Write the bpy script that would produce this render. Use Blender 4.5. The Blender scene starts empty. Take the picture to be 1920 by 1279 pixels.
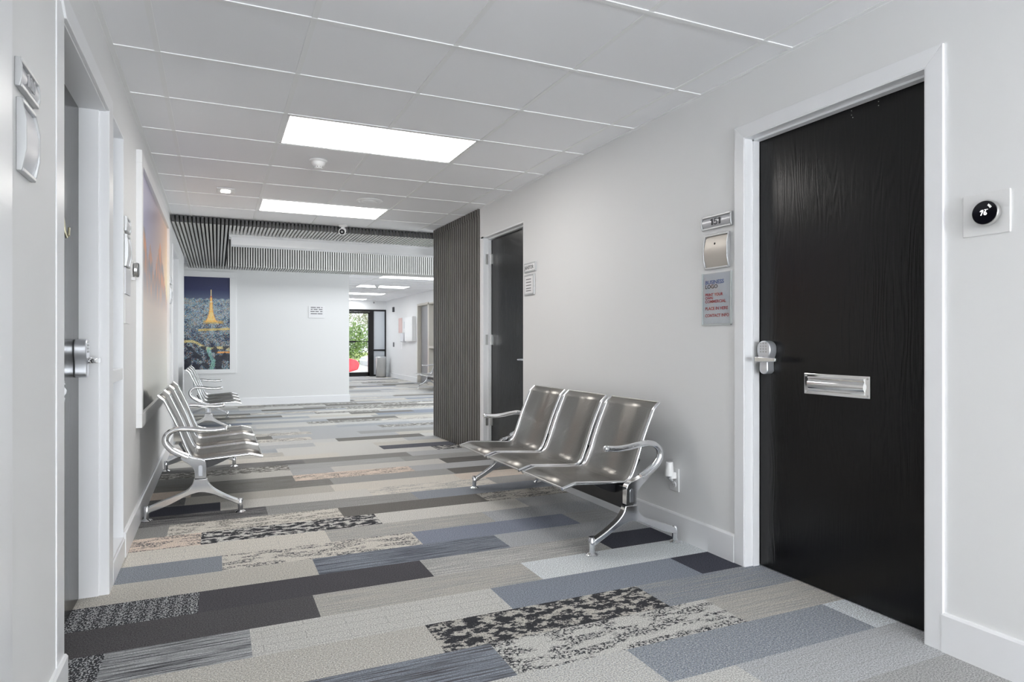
import bpy, math, random
from mathutils import Vector, Matrix
R = math.radians
S = bpy.context.scene
COL = S.collection

# ------------------------------------------------------------------ camera, light, exposure
CAMZ = 1.108
cam_d = bpy.data.cameras.new('camera'); cam = bpy.data.objects.new('camera', cam_d); COL.objects.link(cam)
cam.location = (0, 0, CAMZ); cam.rotation_euler = (R(90), 0, -0.4256)
cam_d.sensor_width = 36.0; cam_d.lens = 36.0 * 1221.2 / 1920; cam_d.shift_y = 1.9 / 1920
cam_d.clip_start = 0.05; cam_d.clip_end = 300
S.camera = cam
S.view_settings.view_transform = 'Standard'; S.view_settings.look = 'None'
S.view_settings.gamma = 1; S.view_settings.use_curve_mapping = False
S.view_settings.exposure = 0.93
S.cycles.use_denoising = True
S.cycles.max_bounces = 12; S.cycles.diffuse_bounces = 10; S.cycles.glossy_bounces = 5
S.cycles.transparent_max_bounces = 12; S.cycles.transmission_bounces = 4
S.cycles.sample_clamp_indirect = 6.0
S.cycles.caustics_reflective = False; S.cycles.caustics_refractive = False

W = bpy.data.worlds.new('sky'); S.world = W; W.use_nodes = True
bg = W.node_tree.nodes['Background']; bg.inputs[0].default_value = (0.86, 0.93, 1.0, 1); bg.inputs[1].default_value = 1.3
sun_d = bpy.data.lights.new('sun', 'SUN'); sun_d.energy = 1.5; sun_d.angle = R(2); sun_d.color = (1, .96, .9)
sun = bpy.data.objects.new('sun', sun_d); COL.objects.link(sun); sun.rotation_euler = (R(50), 0, R(-15)); sun.location = (4, 30, 12)
TROFFER = 5.25; SKYL = 2.3
def portal(name, loc, rot, sx, sy):
    d = bpy.data.lights.new(name, 'AREA'); d.shape = 'RECTANGLE'; d.size = sx; d.size_y = sy
    d.cycles.is_portal = True
    o = bpy.data.objects.new(name, d); COL.objects.link(o); o.location = loc; o.rotation_euler = rot
    return o
# portals: exit door, added lobby window, added glazed end behind the camera
portal('portal_exit', (4.0, 20.99, 1.1), (R(90), 0, 0), 2.0, 2.1)        # area lights shine along -Z; these face into the rooms
bpy.data.objects['portal_exit'].rotation_euler = (R(-90), 0, 0)
portal('portal_lobby', (5.08, 9.9, 1.25), (0, R(90), 0), 2.1, 3.2)
portal('portal_rear', (0.97, -8.08, 1.25), (R(90), 0, 0), 2.6, 2.1)

def fill_lamp(name, loc, rot, sx, sy, e):  # extra area lamp, added only for brightness
    d = bpy.data.lights.new(name, 'AREA'); d.shape = 'RECTANGLE'; d.size = sx; d.size_y = sy; d.energy = e; d.color = (.93, .965, 1)
    o = bpy.data.objects.new(name, d); COL.objects.link(o); o.location = loc; o.rotation_euler = rot
fill_lamp('fill_lamp_rear', (.97, -8.45, 1.0), (R(100), 0, 0), 2.5, 2.0, 350)  # added lamp outside the rear window, brightens the corridor
fill_lamp('fill_lamp_lobby', (5.5, 9.9, 1.1), (0, R(98), 0), 2.0, 3.0, 30)  # added lamp beyond the lobby window, lifts the lobby
H = 2.43
# ------------------------------------------------------------------ colours and materials
def lin(c):
    c /= 255.0
    return c / 12.92 if c <= .04045 else ((c + .055) / 1.055) ** 2.4
def rgb(r, g, b): return (lin(r), lin(g), lin(b), 1)
def mat(name, col, rough=.5, metal=0., **k):
    m = bpy.data.materials.new(name); m.use_nodes = True
    b = m.node_tree.nodes['Principled BSDF']
    b.inputs['Base Color'].default_value = col; b.inputs['Roughness'].default_value = rough
    b.inputs['Metallic'].default_value = metal
    for kk, v in k.items(): b.inputs[kk.replace('_', ' ')].default_value = v
    return m
def nd(m, t, **k):
    n = m.node_tree.nodes.new(t)
    for a, v in k.items(): setattr(n, a, v)
    return n
def ln(m, a, b): m.node_tree.links.new(a, b)
def mth(m, op, a, b=None, c=None):
    n = nd(m, 'ShaderNodeMath', operation=op)
    for i, v in enumerate((a, b, c)):
        if v is None: continue
        if isinstance(v, (int, float)): n.inputs[i].default_value = v
        else: ln(m, v, n.inputs[i])
    return n.outputs[0]
def coords(m, scale=(1, 1, 1), kind='Object'):
    t = nd(m, 'ShaderNodeTexCoord'); mp = nd(m, 'ShaderNodeMapping'); mp.inputs['Scale'].default_value = scale
    ln(m, t.outputs[kind], mp.inputs[0]); return mp.outputs[0]
def noise(m, vec, scale, detail=2, rough=.5):
    n = nd(m, 'ShaderNodeTexNoise'); ln(m, vec, n.inputs['Vector']); n.inputs['Scale'].default_value = scale
    n.inputs['Detail'].default_value = detail; n.inputs['Roughness'].default_value = rough; return n.outputs['Fac']
def ramp(m, fac, stops):
    n = nd(m, 'ShaderNodeValToRGB'); ln(m, fac, n.inputs[0])
    e = n.color_ramp.elements
    while len(e) < len(stops): e.new(.5)
    for i, (p, c) in enumerate(stops): e[i].position = p; e[i].color = c
    return n.outputs[0]
def bump(m, height, strength=.2, dist=.001):
    n = nd(m, 'ShaderNodeBump'); n.inputs['Strength'].default_value = strength; n.inputs['Distance'].default_value = dist
    ln(m, height, n.inputs['Height']); ln(m, n.outputs[0], m.node_tree.nodes['Principled BSDF'].inputs['Normal'])
def bsdf(m): return m.node_tree.nodes['Principled BSDF']

def paint(name, col, rough, bs=.08, sc=240):
    m = mat(name, col, rough); v = coords(m); bump(m, noise(m, v, sc, 3), bs, .001); return m
M_WALL = paint('wall_paint', (.805, .810, .812, 1), .55)
M_TRIM = paint('white_gloss_trim', (.86, .868, .885, 1), .3, .03, 60)
M_TILE = paint('ceiling_tile', (.91, .915, .935, 1), .9, .25, 500)
M_GRID = mat('ceiling_grid_metal', (.88, .885, .89, 1), .4)
M_BEIGE = mat('beige_frame_paint', rgb(205, 200, 190), .45)
M_BLACKW = mat('black_backing', (.004, .004, .005, 1), .8)
M_ALU = mat('black_aluminium', (.006, .006, .007, 1), .35)
M_PLASTIC = mat('white_plastic', (.80, .80, .80, 1), .35)
M_BLKPL = mat('black_plastic', (.008, .008, .01, 1), .3)
M_CHROME = mat('polished_aluminium', (.84, .85, .87, 1), .13, 1.)
M_INLAY = mat('recessed_grey_metal', (.34, .35, .37, 1), .3, 1.)
M_MIRROR = mat('bright_chrome', (.86, .86, .86, 1), .06, 1.)
M_LOCK = mat('satin_chrome_lock', (.78, .80, .84, 1), .30, .75)
M_SATIN = mat('satin_steel', (.60, .60, .59, 1), .32, 1.)
M_SILVER = mat('silver_plastic', (.56, .57, .58, 1), .35, .6)
M_CARD = mat('brushed_card', rgb(196, 190, 182), .4, .3)
M_FRAME = mat('white_picture_frame', (.84, .845, .85, 1), .4)
M_PAPER = mat('white_paper', (.82, .82, .83, 1), .6)
M_GREYTXT = mat('grey_print', rgb(120, 120, 122), .6)
M_DARKTXT = mat('dark_print', rgb(50, 50, 54), .5)
M_BLUETXT = mat('blue_print', rgb(60, 105, 175), .6)
M_REDTXT = mat('red_print', rgb(185, 50, 60), .6)
M_WHITETXT = mat('white_display', (1, 1, 1, 1), .5); bsdf(M_WHITETXT).inputs['Emission Color'].default_value = (1, 1, 1, 1); bsdf(M_WHITETXT).inputs['Emission Strength'].default_value = 1.0
M_BRASS = mat('pale_brass', rgb(200, 195, 170), .3, .8)
M_PINK = mat('pink_poster', rgb(225, 195, 190), .5)

def glass_mat(name, tint=(1, 1, 1, 1), refl=.08):
    m = bpy.data.materials.new(name); m.use_nodes = True; nt = m.node_tree; nt.nodes.clear()
    o = nt.nodes.new('ShaderNodeOutputMaterial'); mx = nt.nodes.new('ShaderNodeMixShader')
    t = nt.nodes.new('ShaderNodeBsdfTransparent'); g = nt.nodes.new('ShaderNodeBsdfGlossy')
    t.inputs[0].default_value = tint; g.inputs['Roughness'].default_value = .02; mx.inputs[0].default_value = refl
    nt.links.new(t.outputs[0], mx.inputs[1]); nt.links.new(g.outputs[0], mx.inputs[2]); nt.links.new(mx.outputs[0], o.inputs[0])
    return m
M_GLASS = glass_mat('clear_glass')
M_ACRYL = glass_mat('clear_acrylic', (.93, .95, .96, 1), .10)
M_FROST = mat('frosted_glass', (.62, .66, .70, 1), .5)

def emit(name, col, s):
    m = bpy.data.materials.new(name); m.use_nodes = True; b = bsdf(m)
    b.inputs['Base Color'].default_value = (.8, .8, .8, 1)
    b.inputs['Emission Color'].default_value = col; b.inputs['Emission Strength'].default_value = s
    return m
M_LIGHT = emit('led_diffuser', (1, .965, .925, 1), TROFFER)
M_LIGHTW = emit('led_diffuser_cool', (.97, .98, 1, 1), TROFFER)

# dark stained oak door
def door_mat():
    m = mat('black_stained_oak', (.006, .006, .007, 1), .22)
    bsdf(m).inputs['Specular IOR Level'].default_value = .42
    v = coords(m, (30, 30, 1.6)); n1 = noise(m, v, 1.0, 4, .6)
    v2 = coords(m, (5, 5, .8)); n2 = noise(m, v2, 1.0, 2)
    w = mth(m, 'SINE', mth(m, 'MULTIPLY', mth(m, 'ADD', n2, mth(m, 'MULTIPLY', n1, .12)), 130.))
    v3 = coords(m, (420, 420, 9)); n3 = noise(m, v3, 1.0, 3)
    hgt = mth(m, 'ADD', mth(m, 'MULTIPLY', w, .35), n3)
    bump(m, hgt, .30, .0010)
    c = ramp(m, mth(m, 'ADD', mth(m, 'MULTIPLY', w, .25), n3), [(.30, (.0008, .0008, .0012, 1)), (.80, (.0042, .004, .0038, 1))])
    ln(m, c, bsdf(m).inputs['Base Color']); return m
M_DOOR = door_mat()

def slat_mat(name, col, rough):
    m = mat(name, col, rough); v = coords(m, (60, 60, 3)); n = noise(m, v, 1, 3)
    c = ramp(m, n, [(.3, tuple(x * .8 for x in col[:3]) + (1,)), (.7, tuple(x * 1.15 for x in col[:3]) + (1,))])
    ln(m, c, bsdf(m).inputs['Base Color']); return m
M_SLAT = slat_mat('grey_slat_laminate', (.62, .62, .60, 1), .36)
M_SLATF = slat_mat('dark_slat_fascia', (.060, .060, .063, 1), .5)
M_SLATW = slat_mat('brown_grey_slat', (.135, .127, .117, 1), .33)

# perforated seat steel (uv in metres)
def perf_mat(wid, leng):
    m = mat('perforated_steel', (.31, .30, .282, 1), .38, 1.)
    uv = nd(m, 'ShaderNodeUVMap'); sp = nd(m, 'ShaderNodeSeparateXYZ'); ln(m, uv.outputs[0], sp.inputs[0])
    u, v = sp.outputs[0], sp.outputs[1]
    p = .0068
    def cell(off):
        a = mth(m, 'SUBTRACT', mth(m, 'FRACT', mth(m, 'ADD', mth(m, 'DIVIDE', u, p), off)), .5)
        b = mth(m, 'MULTIPLY', mth(m, 'SUBTRACT', mth(m, 'FRACT', mth(m, 'ADD', mth(m, 'DIVIDE', v, p * 1.732), off)), .5), 1.732)
        return mth(m, 'SQRT', mth(m, 'ADD', mth(m, 'MULTIPLY', a, a), mth(m, 'MULTIPLY', b, b)))
    d = mth(m, 'MINIMUM', cell(0.), cell(.5))
    hole = mth(m, 'LESS_THAN', d, .25)
    for val, lo, hi in ((u, .035, wid - .035), (v, .05, leng - .06)):
        hole = mth(m, 'MULTIPLY', hole, mth(m, 'GREATER_THAN', val, lo)); hole = mth(m, 'MULTIPLY', hole, mth(m, 'LESS_THAN', val, hi))
    ln(m, mth(m, 'SUBTRACT', 1., hole), bsdf(m).inputs['Alpha'])
    return m

# carpet: base colour per plank comes from the mesh, the pile pattern from the nodes
def carpet_mat(kind):
    m = mat('carpet_' + kind, (.2, .2, .2, 1), .95); b = bsdf(m)
    b.inputs['Specular IOR Level'].default_value = .12
    at = nd(m, 'ShaderNodeAttribute', attribute_name='tile_color'); at2 = nd(m, 'ShaderNodeAttribute', attribute_name='tile_color2')
    v = coords(m); pile = noise(m, v, 190, 3, .8)
    if kind == 'plain': fac = mth(m, 'MULTIPLY', noise(m, coords(m, (4, 26, 1)), 6, 3), .35)
    elif kind == 'blotch':
        n = noise(m, coords(m, (.8, 1.15, 1)), 21, 5, .72); fac = ramp(m, n, [(.505, (0, 0, 0, 1)), (.53, (1, 1, 1, 1))])
    elif kind == 'crackle':
        vo = nd(m, 'ShaderNodeTexVoronoi', feature='DISTANCE_TO_EDGE'); ln(m, coords(m, (62, 96, 1)), vo.inputs['Vector']); vo.inputs['Scale'].default_value = 1
        big = noise(m, coords(m, (3.5, 11, 1)), 2, 3)
        e = ramp(m, vo.outputs['Distance'], [(.10, (1, 1, 1, 1)), (.19, (0, 0, 0, 1))])
        g = ramp(m, big, [(.46, (0, 0, 0, 1)), (.52, (1, 1, 1, 1))])
        n2 = ramp(m, noise(m, v, 60, 2), [(.40, (0, 0, 0, 1)), (.50, (1, 1, 1, 1))])
        fac = mth(m, 'MULTIPLY', mth(m, 'MULTIPLY', e, g), n2)
    elif kind == 'stripe':
        n = noise(m, coords(m, (1.6, 62, 1)), 1.6, 4, .75); n = mth(m, 'ADD', n, mth(m, 'MULTIPLY', mth(m, 'SUBTRACT', pile, .5), .4))
        fac = ramp(m, n, [(.46, (0, 0, 0, 1)), (.60, (1, 1, 1, 1))])
    elif kind == 'fleck':
        n = noise(m, coords(m, (1, 1.3, 1)), 120, 2, .8); fac = ramp(m, n, [(.5, (0, 0, 0, 1)), (.62, (1, 1, 1, 1))])
    elif kind == 'brick':
        bt = nd(m, 'ShaderNodeTexBrick'); ln(m, coords(m), bt.inputs['Vector']); bt.inputs['Scale'].default_value = 1
        bt.inputs['Brick Width'].default_value = .31; bt.inputs['Row Height'].default_value = .062; bt.inputs['Mortar Size'].default_value = .0013; bt.inputs['Mortar Smooth'].default_value = .0
        fac = mth(m, 'MULTIPLY', bt.outputs['Fac'], .6)
    elif kind == 'hatch':
        n = noise(m, coords(m, (1, .6, 1)), 150, 1, .6); w = mth(m, 'SINE', mth(m, 'MULTIPLY', nd_x(m), 120.))
        fac = ramp(m, mth(m, 'ADD', n, mth(m, 'MULTIPLY', w, .03)), [(.5, (0, 0, 0, 1)), (.56, (1, 1, 1, 1))])
    mx = nd(m, 'ShaderNodeMix', data_type='RGBA')
    ln(m, fac, mx.inputs[0]); ln(m, at.outputs['Color'], mx.inputs[6]); ln(m, at2.outputs['Color'], mx.inputs[7])
    sh = ramp(m, pile, [(.36, (.42, .42, .42, 1)), (.66, (1.55, 1.55, 1.55, 1))])
    m2 = nd(m, 'ShaderNodeMix', data_type='RGBA', blend_type='MULTIPLY'); m2.inputs[0].default_value = 1
    ln(m, mx.outputs[2], m2.inputs[6]); ln(m, sh, m2.inputs[7]); ln(m, m2.outputs[2], b.inputs['Base Color'])
    bump(m, pile, .5, .003)
    return m
def nd_x(m):
    s = nd(m, 'ShaderNodeSeparateXYZ'); ln(m, coords(m), s.inputs[0]); return s.outputs[0]
CK = ['plain', 'blotch', 'crackle', 'stripe', 'fleck', 'brick', 'hatch']
M_CARPET = [carpet_mat(k) for k in CK]

# ------------------------------------------------------------------ mesh helpers
class MB:
    def __init__(s): s.v = []; s.f = []; s.uv = None
    def add(s, vs, fs):
        n = len(s.v); s.v += [tuple(p) for p in vs]; s.f += [tuple(i + n for i in f) for f in fs]; return s
    def box(s, x0, x1, y0, y1, z0, z1):
        if x0 > x1: x0, x1 = x1, x0
        if y0 > y1: y0, y1 = y1, y0
        if z0 > z1: z0, z1 = z1, z0
        return s.add([(x, y, z) for x in (x0, x1) for y in (y0, y1) for z in (z0, z1)],
                     [(0, 1, 3, 2), (4, 6, 7, 5), (0, 4, 5, 1), (2, 3, 7, 6), (0, 2, 6, 4), (1, 5, 7, 3)])
    def prism(s, poly, axis, a, b):
        """poly: 2d points; axis: extrusion axis. 'y' -> (x,z), 'x' -> (y,z), 'z' -> (x,y)"""
        def P(p, t): return {'y': (p[0], t, p[1]), 'x': (t, p[0], p[1]), 'z': (p[0], p[1], t)}[axis]
        n = len(poly); vs = [P(p, a) for p in poly] + [P(p, b) for p in poly]
        fs = [tuple(range(n))[::-1], tuple(range(n, 2 * n))] + [(i, (i + 1) % n, n + (i + 1) % n, n + i) for i in range(n)]
        return s.add(vs, fs)
    def tube(s, path, rad, n=12, flat=1., side=None, cap=True):
        path = [Vector(p) for p in path]; m = len(path); vs = []; fs = []
        rads = rad if isinstance(rad, (list, tuple)) else [rad] * m
        up = Vector(side) if side else Vector((0, 1, 0))
        for i, p in enumerate(path):
            t = (path[min(i + 1, m - 1)] - path[max(i - 1, 0)]).normalized()
            a = up - t * up.dot(t)
            if a.length < 1e-4: a = Vector((1, 0, 0)) - t * t.x
            a.normalize(); b = t.cross(a)
            for k in range(n):
                c, d = math.cos(2 * math.pi * k / n), math.sin(2 * math.pi * k / n)
                vs.append(p + a * c * rads[i] + b * d * rads[i] * flat)
        for i in range(m - 1):
            for k in range(n):
                fs.append((i * n + k, i * n + (k + 1) % n, (i + 1) * n + (k + 1) % n, (i + 1) * n + k))
        if cap: fs += [tuple(range(n))[::-1], tuple(range((m - 1) * n, m * n))]
        return s.add(vs, fs)
    def lathe(s, prof, c, axis='z', n=28, sgn=1):
        """prof: list of (r, t) along the axis from point c"""
        vs = []; fs = []; m = len(prof)
        for r, t in prof:
            for k in range(n):
                a = 2 * math.pi * k / n; p, q = r * math.cos(a), r * math.sin(a)
                d = {'z': (p, q, t * sgn), 'x': (t * sgn, p, q), 'y': (p, t * sgn, q)}[axis]
                vs.append((c[0] + d[0], c[1] + d[1], c[2] + d[2]))
        for i in range(m - 1):
            for k in range(n): fs.append((i * n + k, i * n + (k + 1) % n, (i + 1) * n + (k + 1) % n, (i + 1) * n + k))
        fs += [tuple(range(n))[::-1], tuple(range((m - 1) * n, m * n))]
        return s.add(vs, fs)
    def build(s, name, m, parent=None, bevel=0, smooth=None, seg=2, world=True):
        me = bpy.data.meshes.new(name); org = Vector((0, 0, 0))
        if parent is not None and world: org = Vector(worldloc(parent))
        elif parent is None:
            xs, ys, zs = zip(*s.v); org = Vector(((min(xs) + max(xs)) / 2, (min(ys) + max(ys)) / 2, min(zs)))
        if not world: org = Vector((0, 0, 0))
        me.from_pydata([tuple(Vector(p) - org) for p in s.v], [], s.f)
        import bmesh
        bm = bmesh.new(); bm.from_mesh(me); bmesh.ops.recalc_face_normals(bm, faces=bm.faces); bm.to_mesh(me); bm.free()
        me.update()
        for mm in (m if isinstance(m, list) else [m]): me.materials.append(mm)
        o = bpy.data.objects.new(name, me); COL.objects.link(o)
        if parent is not None: o.parent = parent
        else: o.location = org
        if smooth: me.shade_smooth(); me.set_sharp_from_angle(angle=R(smooth))
        if bevel:
            b = o.modifiers.new('bevel', 'BEVEL'); b.width = bevel; b.segments = seg; b.limit_method = 'ANGLE'; b.angle_limit = R(35)
            b.harden_normals = False
        return o
def worldloc(o):
    v = Vector(o.location)
    while o.parent: o = o.parent; v += Vector(o.location)
    return v
def box(*a): return MB().box(*a)
def thing(name, loc, label, cat, group=None):
    o = bpy.data.objects.new(name, None); o.empty_display_size = .1; COL.objects.link(o); o.location = loc
    o['label'] = label; o['category'] = cat
    if group: o['group'] = group
    return o
def tag(o, label, cat, group=None, kind=None):
    o['label'] = label; o['category'] = cat
    if group: o['group'] = group
    if kind: o['kind'] = kind
    return o
def struct(o, label=None):
    o['kind'] = 'structure'
    if label: o['label'] = label
    return o
def sroot(name, loc, label=None):
    o = bpy.data.objects.new(name, None); o.empty_display_size = .1; COL.objects.link(o); o.location = loc
    return struct(o, label)
def smoothpath(pts, n=6):
    """Catmull-Rom through 2d/3d points"""
    P = [Vector(p) for p in pts]; out = []
    for i in range(len(P) - 1):
        p0 = P[max(i - 1, 0)]; p1 = P[i]; p2 = P[i + 1]; p3 = P[min(i + 2, len(P) - 1)]
        for k in range(n):
            t = k / n
            out.append(.5 * ((2 * p1) + (-p0 + p2) * t + (2 * p0 - 5 * p1 + 4 * p2 - p3) * t * t + (-p0 + 3 * p1 - 3 * p2 + p3) * t ** 3))
    out.append(P[-1]); return out
def fillet(pts, r, n=6):
    """round the corners of an open 2d polyline; r = radius-like distance or list"""
    P = [Vector(p) for p in pts]; out = [P[0]]
    for i in range(1, len(P) - 1):
        rr = r[i] if isinstance(r, (list, tuple)) else r
        a = (P[i - 1] - P[i]); b = (P[i + 1] - P[i]); d = min(rr, a.length * .48, b.length * .48)
        A = P[i] + a.normalized() * d; B = P[i] + b.normalized() * d
        for k in range(n + 1):
            t = k / n; out.append(A * (1 - t) ** 2 + P[i] * 2 * t * (1 - t) + B * t * t)
    out.append(P[-1]); return out

def text(name, s, size, loc, side, m, parent, ext=.0006, align='LEFT', sx=1., bold=0.):
    """lettering as mesh. side 'R': wall on the right (faces -X); 'L': wall on the left (faces +X); 'B': wall at the back (faces -Y)"""
    c = bpy.data.curves.new(name, 'FONT'); c.body = s; c.size = size; c.extrude = ext; c.align_x = align; c.resolution_u = 3; c.offset = bold
    t = bpy.data.objects.new(name, c); COL.objects.link(t)
    dg = bpy.context.evaluated_depsgraph_get(); me = bpy.data.meshes.new_from_object(t.evaluated_get(dg))
    bpy.data.objects.remove(t); bpy.data.curves.remove(c)
    ax = {'R': ((0, -1, 0), (0, 0, 1), (-1, 0, 0)), 'L': ((0, 1, 0), (0, 0, 1), (1, 0, 0)), 'B': ((1, 0, 0), (0, 0, 1), (0, -1, 0))}[side]
    X, Y, Z = (Vector(a) for a in ax); L = Vector(loc) - worldloc(parent)
    for v in me.vertices:
        q = v.co; v.co = L + X * (q.x * sx) + Y * q.y + Z * q.z
    me.materials.clear(); me.materials.append(m); me.name = name
    o = bpy.data.objects.new(name, me); COL.objects.link(o); o.parent = parent
    return o

# ------------------------------------------------------------------ floor: carpet planks
PAL = {'charcoal': (80, 79, 83), 'navy': (68, 70, 80), 'bluegrey': (132, 138, 147), 'blue': (128, 134, 149), 'lightblue': (206, 211, 214),
       'grey': (154, 154, 153), 'midgrey': (136, 136, 134), 'beige': (178, 175, 168), 'light': (190, 189, 185), 'cream': (198, 194, 186),
       'brown': (112, 110, 106), 'black': (58, 59, 63), 'peach': (206, 192, 180), 'silver': (170, 172, 174), 'cyan': (110, 150, 170), 'white': (205, 205, 203)}
def pal(n):
    c = [lin(q) for q in PAL[n]]; f = 1.25; return tuple(min(.86, q * f) for q in c) + (1,)
ROWS = {  # row index -> list of (x_end, kind, colour, second colour)
 -4: [(.35, 'fleck', 'silver', 'white'), (1.35, 'stripe', 'grey', 'silver'), (2.6, 'plain', 'grey', 'silver')],
 -3: [(.6, 'stripe', 'bluegrey', 'charcoal'), (1.62, 'plain', 'light', 'silver'), (2.6, 'brick', 'silver', 'grey')],
 -2: [(.34, 'fleck', 'silver', 'beige'), (1.343, 'fleck', 'light', 'silver'), (2.33, 'fleck', 'bluegrey', 'silver'), (3, 'fleck', 'lightblue', 'silver')],
 -1: [(-.09, 'fleck', 'beige', 'silver'), (.912, 'stripe', 'bluegrey', 'charcoal'), (1.912, 'crackle', 'light', 'black'), (2.9, 'stripe', 'beige', 'grey')],
 0: [(-.26, 'fleck', 'silver', 'charcoal'), (.742, 'fleck', 'beige', 'light'), (1.731, 'blotch', 'black', 'beige'), (2.9, 'stripe', 'bluegrey', 'grey')],
 1: [(-.36, 'hatch', 'black', 'silver'), (.115, 'stripe', 'silver', 'black'), (1.12, 'brick', 'light', 'midgrey'), (2.116, 'plain', 'bluegrey', 'blue'), (3, 'plain', 'navy', 'navy')],
 2: [(.382, 'plain', 'charcoal', 'brown'), (1.387, 'stripe', 'beige', 'grey'), (2.39, 'plain', 'lightblue', 'light'), (3, 'plain', 'grey', 'grey')],
 3: [(-.07, 'hatch', 'black', 'silver'), (.936, 'plain', 'charcoal', 'charcoal'), (1.93, 'stripe', 'grey', 'light'), (3, 'plain', 'navy', 'charcoal')],
 4: [(.444, 'plain', 'beige', 'cream'), (1.447, 'stripe', 'bluegrey', 'navy'), (2.45, 'plain', 'silver', 'bluegrey'), (3, 'plain', 'grey', 'grey')],
 5: [(.024, 'plain', 'bluegrey', 'midgrey'), (1.03, 'crackle', 'cream', 'charcoal'), (2.026, 'plain', 'blue', 'bluegrey'), (3, 'stripe', 'silver', 'grey')],
 6: [(-.42, 'brick', 'beige', 'grey'), (.577, 'brick', 'cream', 'grey'), (1.57, 'stripe', 'grey', 'beige'), (2.57, 'fleck', 'silver', 'bluegrey')],
 7: [(-.08, 'crackle', 'peach', 'charcoal'), (.922, 'blotch', 'black', 'light'), (1.92, 'plain', 'light', 'cream'), (3, 'plain', 'silver', 'grey')],
 8: [(-.26, 'plain', 'midgrey', 'grey'), (.734, 'crackle', 'cream', 'brown'), (1.725, 'plain', 'brown', 'charcoal'), (3, 'crackle', 'beige', 'charcoal')],
 9: [(.3, 'stripe', 'charcoal', 'midgrey'), (1.3, 'stripe', 'midgrey', 'grey'), (3, 'plain', 'bluegrey', 'grey')],
 10: [(.022, 'plain', 'navy', 'charcoal'), (1.027, 'plain', 'light', 'cream'), (2.0, 'crackle', 'cream', 'grey'), (3, 'plain', 'grey', 'midgrey')],
 11: [(-.2, 'stripe', 'charcoal', 'grey'), (.8, 'plain', 'beige', 'grey'), (1.8, 'plain', 'cream', 'beige'), (3, 'stripe', 'peach', 'beige')],
 12: [(-.17, 'plain', 'peach', 'beige'), (.83, 'stripe', 'midgrey', 'brown'), (1.83, 'plain', 'grey', 'midgrey'), (3, 'plain', 'brown', 'charcoal')],
 13: [(.57, 'stripe', 'midgrey', 'brown'), (1.555, 'crackle', 'peach', 'brown'), (3, 'plain', 'silver', 'grey')],
 14: [(-.1, 'plain', 'midgrey', 'midgrey'), (.577, 'plain', 'light', 'beige'), (.918, 'stripe', 'silver', 'grey'), (1.92, 'plain', 'light', 'beige'), (3, 'stripe', 'brown', 'charcoal')],
 15: [(-.42, 'plain', 'charcoal', 'brown'), (.58, 'blotch', 'brown', 'light'), (1.6, 'stripe', 'grey', 'silver'), (3, 'stripe', 'grey', 'midgrey')],
 16: [(.735, 'stripe', 'midgrey', 'charcoal'), (1.735, 'plain', 'midgrey', 'brown'), (3, 'plain', 'silver', 'grey')],
 17: [(.1, 'plain', 'light', 'grey'), (1.1, 'fleck', 'cream', 'grey'), (2.07, 'plain', 'light', 'silver'), (3, 'blotch', 'black', 'light')],
 18: [(.6, 'crackle', 'beige', 'grey'), (1.57, 'plain', 'light', 'silver'), (2.5, 'plain', 'charcoal', 'blue')],
}
def floor():
    rnd = random.Random(5); vs = []; fs = []; mi = []; c1 = []; c2 = []
    y0 = 2.213; P = .2475
    opts = [('plain', 'grey', 'midgrey'), ('plain', 'light', 'cream'), ('stripe', 'silver', 'bluegrey'), ('plain', 'bluegrey', 'blue'), ('crackle', 'cream', 'charcoal'),
            ('stripe', 'beige', 'grey'), ('blotch', 'brown', 'light'), ('plain', 'beige', 'cream'), ('fleck', 'silver', 'grey'), ('plain', 'brown', 'midgrey'),
            ('plain', 'light', 'silver'), ('stripe', 'light', 'silver'), ('plain', 'light', 'beige'), ('plain', 'silver', 'grey')]
    for k in range(-44, 78):
        ya, yb = y0 + P * k, y0 + P * (k + 1)
        if yb < -8: continue
        ya = max(ya, -8.1); yb = min(yb, 21.1)
        if ya >= 21.1: break
        xmin, xmax = (-.62, 2.6) if yb < 7.3 else (-2.7, 5.2)
        row = []; x = xmin
        if k in ROWS:
            for xe, kd, a, b in ROWS[k]: row.append((xe, kd, a, b))
        last = row[-1][0] if row else xmin - rnd.random()
        while last < xmax:
            last += 1.0; kd, a, b = rnd.choice(opts); row.append((last, kd, a, b))
        for xe, kd, a, b in row:
            xe = min(xe, xmax)
            if xe <= x: continue
            i = len(vs); vs += [(x, ya, 0), (xe, ya, 0), (xe, yb, 0), (x, yb, 0)]; fs.append((i, i + 1, i + 2, i + 3))
            mi.append(CK.index(kd)); c1.append(pal(a)); c2.append(pal(b)); x = xe
    me = bpy.data.meshes.new('floor'); me.from_pydata(vs, [], fs)
    A = me.color_attributes.new('tile_color', 'FLOAT_COLOR', 'CORNER'); B = me.color_attributes.new('tile_color2', 'FLOAT_COLOR', 'CORNER')
    for p in me.polygons:
        p.material_index = mi[p.index]
        for l in p.loop_indices: A.data[l].color = c1[p.index]; B.data[l].color = c2[p.index]
    for m in M_CARPET: me.materials.append(m)
    o = bpy.data.objects.new('floor', me); COL.objects.link(o); struct(o, 'striped modular carpet of grey, beige and navy planks')
floor()

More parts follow.
